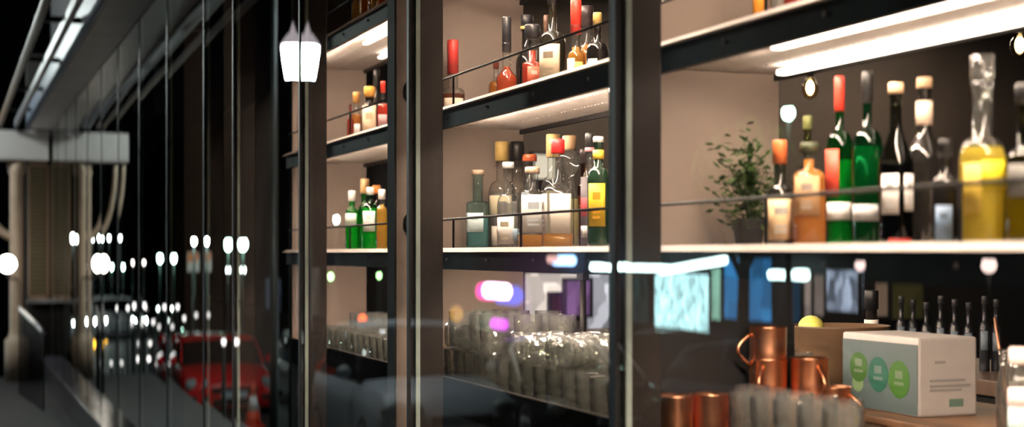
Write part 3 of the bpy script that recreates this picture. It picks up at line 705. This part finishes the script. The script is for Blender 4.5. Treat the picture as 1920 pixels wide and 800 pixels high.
struct('wall_end', MB().box(.86, 1.30, 18.45, 18.7, 0, 5.6), mat('end_wall', (.02, .018, .016), .8), 'dark end wall beyond the portico', 'wall')
sl = thing('side_light', 'brown slatted side window next to the portico column', 'window', (.87, 18.35, EYE - .55))
MB().box(0, .02, 0, .06, 0, 1.66).box(.22, .245, 0, .06, 0, 1.66).box(0, .245, 0, .06, 0, .03).box(0, .245, 0, .06, 1.63, 1.66).build('frame', mat('tan_frame', (.42, .28, .18), .5), sl)
sb = MB()
for k in range(30): sb.box(.02, .22, .03, .05, .04 + k * .053, .08 + k * .053)
sb.build('slats', mat('olive_slats', (.20, .16, .09), .6, noise=.1), sl)
MB().box(-.02, .30, -.08, .06, -.05, 0).build('sill', mat('grey_sill', (.25, .24, .24), .5), sl)
rg = thing('stair_railing', 'black stair railing with balusters below the side window', 'railing', (0, 0, FL))
MB().tube([(.70, 16.6, .94), (.80, 15.2, .83), (.86, 14.6, .74)], .025, 8).build('handrail', mat('rail_grey', (.25, .24, .25), .3, .5), rg)
for k in range(8): MB().tube([(.70 + .02 * k, 16.6 - .26 * k, 0), (.70 + .02 * k, 16.6 - .26 * k, .94 - .024 * k)], .012, 6).build('baluster', M_black, rg)
struct('path_upper', MB().box(-.2, 1.03, -1, 18.9, 0.9, FL), mat('raised_pavement', (.014, .014, .014), .7, noise=.3, nscale=5), 'dark raised pavement along the glass front', 'pavement')

# ================================================================== THE STREET (the glass mirrors it)
def road_z(y): return max(0., (28 - y) * .038) + .1
M_road = mat('asphalt', (.028, .031, .033), .55, 0, noise=.35, nscale=2, bump=.2, bscale=60)
b = MB(); rows = []
for y in (-2, 4, 10, 16, 22, 28, 34, 60, 140):
    rows.append([b.b.verts.new((x, y, road_z(y))) for x in (-.2, -13.0)])
for p_, q_ in zip(rows, rows[1:]): b.b.faces.new((p_[0], q_[0], q_[1], p_[1]))
ro = struct('road', b, M_road, 'dark sloping asphalt road in front of the bar', 'road')
so = ro.modifiers.new('thick', 'SOLIDIFY'); so.thickness = .3; so.offset = -1

struct('sidewalk', MB().box(-22, -13, -2, 142, -.35, .12), mat('far_pavement', (.06, .06, .062), .7, noise=.3), 'dark pavement and ground on the far side of the road', 'pavement')
M_tyre = mat('tyre', (.012, .012, .012), .8); M_rim = mat('rim', (.35, .35, .37), .3, .8); M_cglass = mat('car_glass', (.008, .009, .011), .05, spec=.7)
CARS = []
def car(label, x, y, rz, paint, suv=False, lights=None, L=4.5, plate=True, cat='car', name='car', arch=False):
    z = road_z(y); CARS.append((x, y, L / 2))
    t = thing(name, label, cat, (x, y, z), rz)
    t.rotation_euler = (math.atan(-.038 if y < 26 else 0) * math.cos(rz), 0, rz)
    k = 1.14 if suv else 1.0
    W = .90
    # local: nose at -y
    st_ = [(-.50, .40, .30, .62), (-.48, .72, .22, .70), (-.44, .86, .20, .78 * k), (-.36, .90, .20, .86 * k), (-.20, .90, .20, .95 * k), (-.05, .90, .20, .97 * k), (.15, .90, .20, .98 * k),
           (.32, .90, .20, 1.0 * k), (.42, .86, .22, .98 * k), (.48, .78, .28, .93 * k), (.50, .55, .36, .85 * k)]
    rings = []
    for f, w, zl, zt_ in st_:
        zm = zl + (zt_ - zl) * .6
        pts = [(-w * .94, zl), (-w, zl + .12), (-w, zm), (-w * .93, zt_ - .05), (-w * .80, zt_), (-w * .4, zt_ + .025), (0, zt_ + .03)]
        full = pts + [(-a, c) for a, c in reversed(pts[:-1])]
        rings.append([(a, f * L, c) for a, c in full])
    MB().loft(rings).build('body', paint, t)
    rt = 1.42 * k * (1.08 if suv else 1)
    gs = [(-.23, .80, .93 * k, .95 * k), (-.08, .72, .93 * k, rt - .05), (-.02, .70, .93 * k, rt), (.22, .70, .93 * k, rt), (.30, .70, .95 * k, rt - .04), (.44 if not suv else .40, .74, .95 * k, .97 * k)]
    rings = []
    for f, wt, zb_, zr in gs:
        wb = .84
        pts = [(-wb, zb_), (-wt - (wb - wt) * .3, zb_ + (zr - zb_) * .75), (-wt * .9, zr), (0, zr + .03)]
        full = pts + [(-a, c) for a, c in reversed(pts[:-1])]
        rings.append([(a, f * L, c) for a, c in full])
    MB().loft(rings).build('cabin_glass', M_cglass, t)
    if arch: MB().tube([(-.82, -.23 * L, .95), (-.72, -.09 * L, rt - .06), (-.6, -.055 * L, rt + .03), (0, -.05 * L, rt + .07), (.6, -.055 * L, rt + .03), (.72, -.09 * L, rt - .06), (.82, -.23 * L, .95)], .03).build('windscreen_trim', mat('bright_trim', (.8, .8, .82), .5), t)
    rings = []
    for f, wt, zr in ((-.085, .70, rt - .05), (-.02, .69, rt + .005), (.22, .69, rt + .005), (.30, .69, rt - .035)):
        pts = [(-wt * .98, zr - .03), (-wt * .9, zr + .012), (0, zr + .045)]
        full = pts + [(-a, c) for a, c in reversed(pts[:-1])]
        rings.append([(a, f * L, c) for a, c in full])
    MB().loft(rings).build('roof', paint, t)
    for s in (-1, 1):
        MB().tube([(s * .80, -.225 * L, .95 * k), (s * .70, -.08 * L, rt - .05)], .035).tube([(s * .70, .30 * L, rt - .05), (s * .76, .42 * L, .98 * k)], .05).tube([(s * .80, .06 * L, .96 * k), (s * .70, .06 * L, rt - .02)], .035).build('pillar', M_black if paint is P_gry else paint, t)
        MB().ball((s * (W + .10), -.17 * L, 1.02 * k), .11, 12, (1, .6, .75)).build('mirror', paint, t)
        hl = mat('headlight_glass', (.55, .62, .65), .1, .4) if not lights else lights
        MB().ball((s * .66, -.462 * L, .66 * k), .16, 14, (1.15, .75, .72)).build('headlight', hl, t)
        MB().box(s * .62 - .1, s * .62 + .1, -.492 * L, -.47 * L, .36, .46).build('fog_lamp', M_black, t)
    MB().box(-.42, .42, -.506 * L, -.47 * L, .50 * k, .60 * k, bev=.01).build('grille', M_black, t)
    MB().box(-.40, .40, -.503 * L, -.47 * L, .28, .40, bev=.01).build('air_intake', M_black, t)
    if plate: MB().box(-.17, .17, -.515 * L, -.50 * L, .42, .53).build('number_plate', mat('plate', (.45, .55, .6), .5), t)
    for sx in (-1, 1):
        for fy in (-.31, .30):
            w = MB().lathe([(.20, -.11), (.33, -.10), (.34, 0), (.33, .10), (.20, .11)], 24).build('wheel', M_tyre, t)
            w.rotation_euler = (0, PI / 2, 0); w.location = (sx * .80, fy * L, .335)
            MB().lathe([(.05, -.115), (.20, -.118), (.21, .118), (.05, .115)], 20).build('wheel_rim', M_rim, w)
    return t
P_red = mat('red_paint', (.85, .012, .014), .25, 0, coat=.6)
P_blk = mat('black_paint', (.012, .013, .016), .22, 0, coat=.8)
P_gry = mat('graphite_paint', (.42, .46, .53), .38, 0, coat=.5)
P_blu = mat('dark_blue_paint', (.012, .03, .07), .25, 0, coat=.8)
P_wht = mat('white_paint_car', (.6, .6, .62), .3, 0, coat=.5)
L_head = lit('headlight_on', (.85, 1, .96), 60)
def at_street(u, x): return street(u, 475, x).y
car('red hatchback seen from the front beyond the orange cones', -2.55, at_street(437, -2.55) + 2.1, .0, P_red, L=4.2)
car('dark blue car parked behind the graphite one', -5.0, at_street(680, -5.0) + 2.2, 0, P_blu)
car('graphite off-road car with a broad bonnet, front towards us', -3.3, at_street(862, -3.3) + 2.25, 0, P_gry, suv=True)
car('black car with a silver windscreen arch, parked past the graphite one', -5.7, at_street(1050, -5.7) + .3, 0, P_blk, arch=True)
car('black rounded car parked across the street before the teal shop', -9.6, at_street(1262, -9.6), 0, P_blk)
car('grey car in the middle of the street before the blue shop window', -7.65, at_street(1470, -7.65), 0, mat('dull_grey_paint', (.12, .13, .15), .3))
for k, (x, y) in enumerate(((-1.15, 52), (-3.3, 54), (-3.0, 66))):
    car(['distant white car with lit headlights, nearest the glass front', 'distant white car with lit headlights further out on the road', 'distant black car with lit headlights behind the white ones'][k], x, y, 0, (P_wht, P_wht, P_blk)[k], lights=L_head)

M_org = mat('cone_orange', (.9, .07, .015), .5); M_cwhite = mat('cone_white', (.8, .78, .75), .5)
def cone(u, x, vb, label, hpx):
    p = street(u, vb, x); y = p.y; H = .74
    t = thing('traffic_cone', label, 'traffic cone', (x, y, road_z(y)), 0, 'orange traffic cones')
    MB().box(-.22, .22, -.22, .22, 0, .05, bev=.01).build('cone_base', M_org, t)
    MB().lathe([(.17, .05), (.128, H * .38)], 24).lathe([(.065, H * .72), (.03, H), (.02, H)], 24).build('cone_body', M_org, t)
    MB().lathe([(.13, H * .38), (.066, H * .72)], 24).build('white_band', M_cwhite, t)
cone(470, -2.36, 788, 'orange traffic cone with white band before the red car', 70)
cone(592, -3.4, 782, 'orange traffic cone with white band beside the orange warning drum', 80)
p = street(606, 780, -3.95)
dr = thing('warning_drum', 'small orange warning drum with a round lamp beside a cone', 'drum', (p.x, p.y, road_z(p.y)))
MB().lathe([(.24, 0), (.22, .3), (.2, .5), (.05, .53)], 24).build('drum_body', M_org, dr)
MB().ball((0, -.2, .28), .09, 14).build('reflector', M_cwhite, dr)

# lantern
lp = street(563, 117, -1.75)
M_pole = mat('pole_green', (.012, .02, .018), .4, .3)
ln = thing('street_lantern', 'large glowing white street lantern with pointed cap', 'street lamp', (lp.x, lp.y, 0))
zl = lp.z
MB().lathe([(.13, 0), (.12, .5), (.07, .6), (.05, zl - .35), (.08, zl - .27)], 16).build('pole', M_pole, ln)
MB().lathe([(.105, zl - .21), (.145, zl - .02), (.175, zl + .17), (.165, zl + .20)], 8, smooth=False).build('lantern_glass', lit('lantern_light', (.90, 1, .95), 330), ln)
MB().lathe([(.19, zl + .20), (.17, zl + .24), (.085, zl + .34), (.04, zl + .37), (.04, zl + .40), (.014, zl + .46), (.004, zl + .50)], 16).build('lantern_cap', mat('lantern_cap', (.75, .66, .66), .5, emit=(.8, .68, .74), es=.9), ln)  # cap emits by itself in place of lantern light falling on it
MB().lathe([(.115, zl - .21), (.12, zl - .24), (.08, zl - .27)], 16).build('lantern_base', M_pole, ln)

# street lamps whose heads show as discs of light
def lamp(u, v, x, label, col, s, r=.16, arm=True):
    while True:
        p = street(u, v, x)
        if all(abs(p.x - a) > 1.45 or abs(p.y - b) > c + .45 for a, b, c in CARS): break
        x -= .25
    r *= .62
    t = thing('street_lamp', label, 'street lamp', (p.x, p.y, 0), 0, 'street lamps along the road')
    MB().lathe([(.10, 0), (.06, .4), (.045, max(.6, p.z - r * 1.2))], 10).build('pole', M_pole, t)
    MB().ball((0, 0, p.z), r, 14, (1, 1, 1.0)).build('lamp_head', lit('lamp_%d_%d_%d_%d' % (*[int(100 * c) for c in col], s), col, s), t)
    MB().lathe([(r * .7, p.z + r * .75), (r * 1.05, p.z + r * .9), (r * .3, p.z + r * 1.4)], 12).build('lamp_hood', M_pole, t)
W_ = (.86, 1, .95); G_ = (.55, 1, .78); Wm = (1, .86, .82)
NAM = 'white street lamp '
for (u, v, x, s, r, c, l) in (
    (100, 495, -.4, 60, .22, W_, 'low and bright at the far end of the glass'), (122, 448, -1.0, 45, .22, W_, 'upper one at the far end'), (145, 446, -1.8, 60, .3, W_, 'broad one in the far cluster'),
    (172, 447, -2.4, 25, .16, W_, 'third in the far cluster'), (205, 446, -3.2, 25, .17, W_, 'fourth in the far cluster'), (178, 500, -2.6, 14, .12, Wm, 'small one under the far cluster'),
    (218, 500, -3.6, 40, .19, G_, 'greenish one before the far cluster'), (258, 492, -4.2, 14, .14, Wm, 'small twin over the road'), (312, 484, -3.8, 50, .22, G_, 'greenish one beside the orange sign'),
    (374, 452, -3.75, 500, .14, W_, 'above the orange sign'), (443, 458, -4.6, 60, .26, G_, 'bright greenish one past the orange sign'), (443, 506, -5.0, 25, .15, W_, 'lower one past the orange sign'),
    (627, 411, -5.4, 34, .13, W_, 'at the height of the green bottles'), (614, 518, -6.0, 26, .12, (.35, 1, .3), 'green one by the tumblers'), (722, 516, -7.0, 20, .10, (.45, 1, .35), 'second green one by the tumblers'),
    (1478, 212, -8.6, 90, .17, G_, 'in the tree across the street'), (1620, 497, -11.8, 14, .15, (1, .72, .68), 'rosy one under the long shelf'), (1873, 497, -11.8, 16, .19, (1, .74, .68), 'rosy one at the frame edge'),
    (262, 578, -4.0, 14, .10, Wm, 'low one over the queue'), (306, 578, -4.4, 16, .11, W_, 'low one under the greenish lamp'), (232, 566, -3.4, 10, .10, Wm, 'faint low one over the white cars'),
    (376, 590, -5.4, 10, .10, Wm, 'low one under the orange sign'), (444, 632, -4.7, 9, .10, Wm, 'low one above the red car'), (520, 654, -5.4, 12, .10, Wm, 'low one beside the red car'),
    (605, 622, -6.2, 10, .16, Wm, 'pale low one beside the tumblers'), (340, 617, -5.2, 14, .09, G_, 'small low one by the blue post'), (292, 600, -4.5, 9, .10, W_, 'pale one over the queue'),
    (258, 604, -4.6, 7, .09, Wm, 'faint pale one over the queue'), (278, 640, -4.8, 6, .09, Wm, 'lowest pale one over the queue'), (664, 655, -5.6, 12, .10, (.7, .9, 1), 'bluish one over the dark blue car'), (690, 662, -5.8, 14, .09, (.4, .8, 1), 'sky-blue one over the dark blue car')):
    lamp(u, v, x, NAM + l, c, s, r)  # some low ones over the queue stand in for glints off cars
for k, (u, v, x, l) in enumerate(((214, 680, -1.2, 'lowest, near the sill'), (276, 672, -1.6, 'low, over the kerb'), (280, 643, -1.9, 'above the kerb'), (254, 606, -1.7, 'left of the dark gap'), (262, 572, -1.5, 'top of its cluster'),
        (290, 603, -2.2, 'middle of its cluster'), (308, 612, -2.4, 'beside the blue post'), (325, 575, -2.3, 'top beside the greenish lamp'), (345, 596, -2.6, 'under the notice board'), (380, 590, -2.9, 'beside the notice board pole'),
        (238, 577, -1.4, 'over the white cars'), (520, 662, -3.3, 'at the corner of the red car'), (640, 668, -4.6, 'over the bonnet of the blue car'), (428, 640, -1.9, 'before the red windscreen'))):
    lamp(u, v, x, 'small white post light, ' + l, (1, .93, .92), 2 + (k * 5) % 3, .10)  # lamps added where parked cars only glint
t = thing('street_lamp', 'tall street lamp with a broad head beside the parked cars', 'street lamp', (-2.25, 20.9, 0))  # added above the view to light the cars and the road
MB().lathe([(.12, 0), (.08, .5), (.06, 7.6)], 12).tube([(0, 0, 7.5), (-.3, 0, 7.85), (-1.0, 0, 7.95)], .04, 8).build('pole', M_pole, t)
MB().box(-1.5, -.9, -.16, .16, 7.93, 8.02, bev=.02).build('lamp_housing', M_pole, t)
MB().box(-1.45, -.95, -.13, .13, 7.91, 7.93).build('lamp_head', lit('lamp_broad', (.92, .96, 1), 330), t)
# amber, red and coloured lights
def signal(u, v, x, label, col, s, r=.12):
    p = street(u, v, x)
    t = thing('traffic_signal', label, 'traffic light', (p.x, p.y, 0))
    MB().lathe([(.07, 0), (.05, max(.5, p.z - .3))], 10).build('pole', M_pole, t)
    MB().box(-.16, .16, -.02, .2, p.z - .42, p.z + .22, bev=.02).build('signal_box', M_black, t)
    q = MB().ball((0, -.03, p.z), r, 14, (1, .5, 1)).build('signal_lens', lit('signal_%d_%d_%d' % tuple(int(100 * c) for c in col), col, s), t)
signal(685, 599, -7.3, 'orange-red traffic light over the tumblers', (1, .12, .03), 7, .13)
signal(175, 645, -2.0, 'amber warning light in front of the white cars', (1, .5, .02), 9, .16)
signal(192, 645, -2.6, 'second amber warning light in front of the white cars', (1, .5, .02), 7, .13)
signal(846, 588, -9.0, 'dim yellow light over the graphite car', (1, .5, .08), 1.2, .2)
# orange and white notice board
p = street(372, 491, -4.2)
sg = thing('notice_board', 'white notice board with orange panel and curved mark on a pole', 'sign', (p.x, p.y, 0))
MB().box(-.27, .27, 0, .03, p.z - .27, p.z + .27, bev=.01).build('board', mat('sign_white', (.75, .68, .64), .5, emit=(.8, .62, .55), es=.0), sg)
bb = MB(); bb.b.faces.new([bb.b.verts.new(q) for q in ((-.25, -.004, p.z + .25), (.25, -.004, p.z + .25), (.25, -.004, p.z - .02), (.05, -.004, p.z + .02), (-.25, -.004, p.z + .1))])
bb.build('orange_panel', mat('sign_orange', (.85, .25, .08), .5), sg)
MB().tube([(-.10 - .05 * math.cos(k * PI / 6), -.012, p.z + .12 - .24 * k / 8) for k in range(9)], .03, 8).build('curved_mark', mat('sign_mark', (.75, .16, .02), .5), sg)
MB().tube([(0, .03, 0), (0, .03, p.z - .2)], .05, 10).build('pole', mat('grey_pole', (.3, .36, .38), .4, .4), sg)
# tree across the street
p = street(1392, 322, -9.0)
tr = thing('street_tree', 'leafy street tree across the road near a white lamp', 'tree', (p.x, p.y, road_z(p.y)))
MB().tube([(0, 0, 0), (.05, 0, 1.3), (-.05, .1, 2.6), (.1, 0, 3.6)], [.14, .11, .09, .04], 10).tube([(0, .05, 2.3), (.5, .3, 3.4)], [.06, .02], 8).tube([(0, .05, 2.4), (-.5, -.3, 3.5)], [.06, .02], 8).build('trunk', mat('bark', (.06, .045, .03), .9, noise=.4), tr)
fb = MB(); zc2 = p.z - road_z(p.y)
for k in range(1500):
    v = Vector((random.gauss(0, .42), random.gauss(0, .45), random.gauss(0, .36)))
    v = v * min(1, .85 / max(v.length, .01))
    c = v + Vector((0, 0, zc2)); a = Vector((random.uniform(-1, 1), random.uniform(-1, 1), random.uniform(-.6, .6))).normalized()
    n = a.cross(Vector((random.uniform(-1, 1), random.uniform(-1, 1), random.uniform(-1, 1)))).normalized()
    l, w = .075, .032
    fb.quad(c - a * l, c + n * w, c + a * l, c - n * w)
fb.build('foliage', mat('leaf', (.16, .34, .07), .5, noise=.3, nscale=3), tr)

# buildings across the street
M_bw = mat('facade_dark', (.035, .034, .04), .8, noise=.3, nscale=1)
def building(label, y0, y1, zh, wins, x=-14.0, m=M_bw):
    t = thing('building', label, 'building', (x, y0, 0))
    MB().box(-6, 0, 0, y1 - y0 - .02, .121, zh).build('wall', m, t)
    for (u0, u1, v0, v1, mm, nm) in wins:
        a, c = street(u0, v0, x), street(u1, v1, x)
        ya, yb = sorted((a.y, c.y)); za = a.z if True else 0; zb_ = c.z
        z0, z1 = sorted((za, zb_))
        f = MB().box(-.02, .05, ya - y0 - .06, yb - y0 + .06, z0 - .06, z0).box(-.02, .05, ya - y0 - .06, yb - y0 + .06, z1, z1 + .06).box(-.02, .05, ya - y0 - .06, ya - y0, z0, z1).box(-.02, .05, yb - y0, yb - y0 + .06, z0, z1).build(nm, M_black, t)
        MB().box(-.01, .02, ya - y0, yb - y0, z0, z1).build('pane', mm, f)
    return t
TEAL = lit('shop_teal', (.48, .84, .88), 8.5, .6, 6); BLUE = lit('shop_blue', (.04, .25, .58), 4, .5, 1.2); ICE = lit('shop_ice', (.62, .72, .95), 3.4, .8, 2.6)
BEIGE = lit('shop_beige', (.8, .62, .55), 1.8, .5, 1.5); MINT = lit('shop_mint', (.45, .9, .7), 3.2, .3); PURP = lit('shop_purple', (.5, .25, .6), .5, .6, 1.6)
building('dark building across the street with blue and icy shop windows', 12, at_street(1350, -14) , 9,
         ((1352, 1448, 484, 604, BLUE, 'shop_window'), (1488, 1505, 520, 604, lit('shop_deep_blue', (.08, .3, .6), .7, .2), 'shop_window'), (1512, 1528, 516, 598, BEIGE, 'shop_window'), (1530, 1552, 516, 592, BEIGE, 'shop_window'), (1556, 1630, 506, 586, ICE, 'shop_window')))
building('dark building across the street with a large teal shop window', at_street(1349, -14), at_street(1120, -14), 11,
         ((1212, 1322, 512, 622, TEAL, 'shop_window'), (1326, 1346, 490, 600, MINT, 'shop_window'), (1166, 1200, 520, 606, lit('shop_dim_teal', (.15, .4, .42), .35, .6, 2), 'shop_window')))
building('dark building further along with purple shop lights', at_street(1118, -14), at_street(860, -14), 10,
         ((985, 1010, 520, 610, PURP, 'shop_window'), (1060, 1100, 530, 600, PURP, 'shop_window'), (890, 925, 570, 620, lit('shop_green_dim', (.2, .5, .45), .25, .5, 2), 'shop_window')))
building('dark building at the far end of the street with few dim windows', at_street(858, -14), 140, 12,
         ((560, 590, 500, 600, lit('dim_window', (.3, .27, .22), .25, .4, 1), 'shop_window'), (500, 540, 520, 600, lit('dim_window_blue', (.2, .25, .35), .2, .5, 1), 'shop_window'),))
# tube lights and neon in front of the shops
def neon(u, v, x, L, label, m, tilt=0., r=.07):
    p = street(u, v, x)
    t = thing('shop_light', label, 'light', p)
    MB().tube([(0, -L / 2, -tilt * L / 2), (0, L / 2, tilt * L / 2)], r, 10).build('tube', m, t)
    MB().box(-.14, -.07, -L * .4, L * .4, -.05, .05).build('mount', M_black, t)
CY = lit('cyan_tube', (.72, 1, .98), 30)
neon(1285, 498, -13.7, 3.3, 'long slanting white-cyan tube light over the teal shop window', CY, -.085, .09)
neon(1197, 502, -13.4, 2.3, 'white-cyan tube light beside the slanting one', CY, 0, .08)
neon(1143, 500, -13.7, .7, 'short white tube light at the steel post', CY, 0, .09)
neon(1463, 515, -13.7, .8, 'short cyan tube light over the blue shop window', CY, 0, .10)
neon(1503, 515, -13.7, .35, 'round cyan light beside the short cyan tube', CY, 0, .12)
neon(1073, 488, -13.7, 1.3, 'blue-white tube light above the purple shop', lit('blue_tube', (.35, .6, 1), 22), 0, .13)
neon(1050, 486, -13.3, .5, 'small rosy light at the end of the blue-white tube', lit('rose_tube', (1, .55, .5), 5), 0, .1)
neon(933, 545, -12.4, 1.6, 'glaring magenta-white neon light', lit('magenta_white', (1, .55, .95), 30), 0, .22)
neon(912, 546, -13.0, .9, 'magenta neon ring beside the glaring one', lit('magenta_tube', (1, .02, .35), 7), 0, .26)  # magenta part of the halo, built as a glowing tube
neon(957, 553, -13.6, 1.4, 'deep blue neon beside the glaring one', lit('deepblue_tube', (.05, .12, 1), 4), 0, .30)  # blue part of that halo, also a glowing tube
neon(938, 607, -13.7, 1.0, 'small purple neon below the glaring one', lit('purple_tube', (.75, .05, .9), 6), 0, .16)

# ================================================================== WORLD, CAMERA, RENDER LOOK
w = bpy.data.worlds.new('night'); bpy.context.scene.world = w; w.use_nodes = True
w.node_tree.nodes['Background'].inputs['Color'].default_value = (.35, .5, .7, 1)
w.node_tree.nodes['Background'].inputs['Strength'].default_value = .0008

cam = bpy.data.cameras.new('camera'); co = bpy.data.objects.new('camera', cam); C.objects.link(co)
co.location = (0, 0, EYE); co.rotation_euler = (PI / 2, 0, -PHI)
cam.sensor_width = 36; cam.lens = F / 1920 * 36; cam.shift_y = 75 / 1920
cam.clip_start = .05; cam.clip_end = 400
cam.dof.use_dof = True; cam.dof.focus_distance = 4.05; cam.dof.aperture_fstop = 2.2; cam.dof.aperture_ratio = 1.4
sc = bpy.context.scene; sc.camera = co
sc.view_settings.view_transform = 'Standard'; sc.view_settings.look = 'None'; sc.view_settings.gamma = 1; sc.view_settings.exposure = 0
sc.view_settings.use_curve_mapping = False
cy = sc.cycles
cy.use_denoising = True
cy.max_bounces = 18; cy.transmission_bounces = 16; cy.glossy_bounces = 6; cy.transparent_max_bounces = 40; cy.diffuse_bounces = 3
cy.sample_clamp_indirect = 6
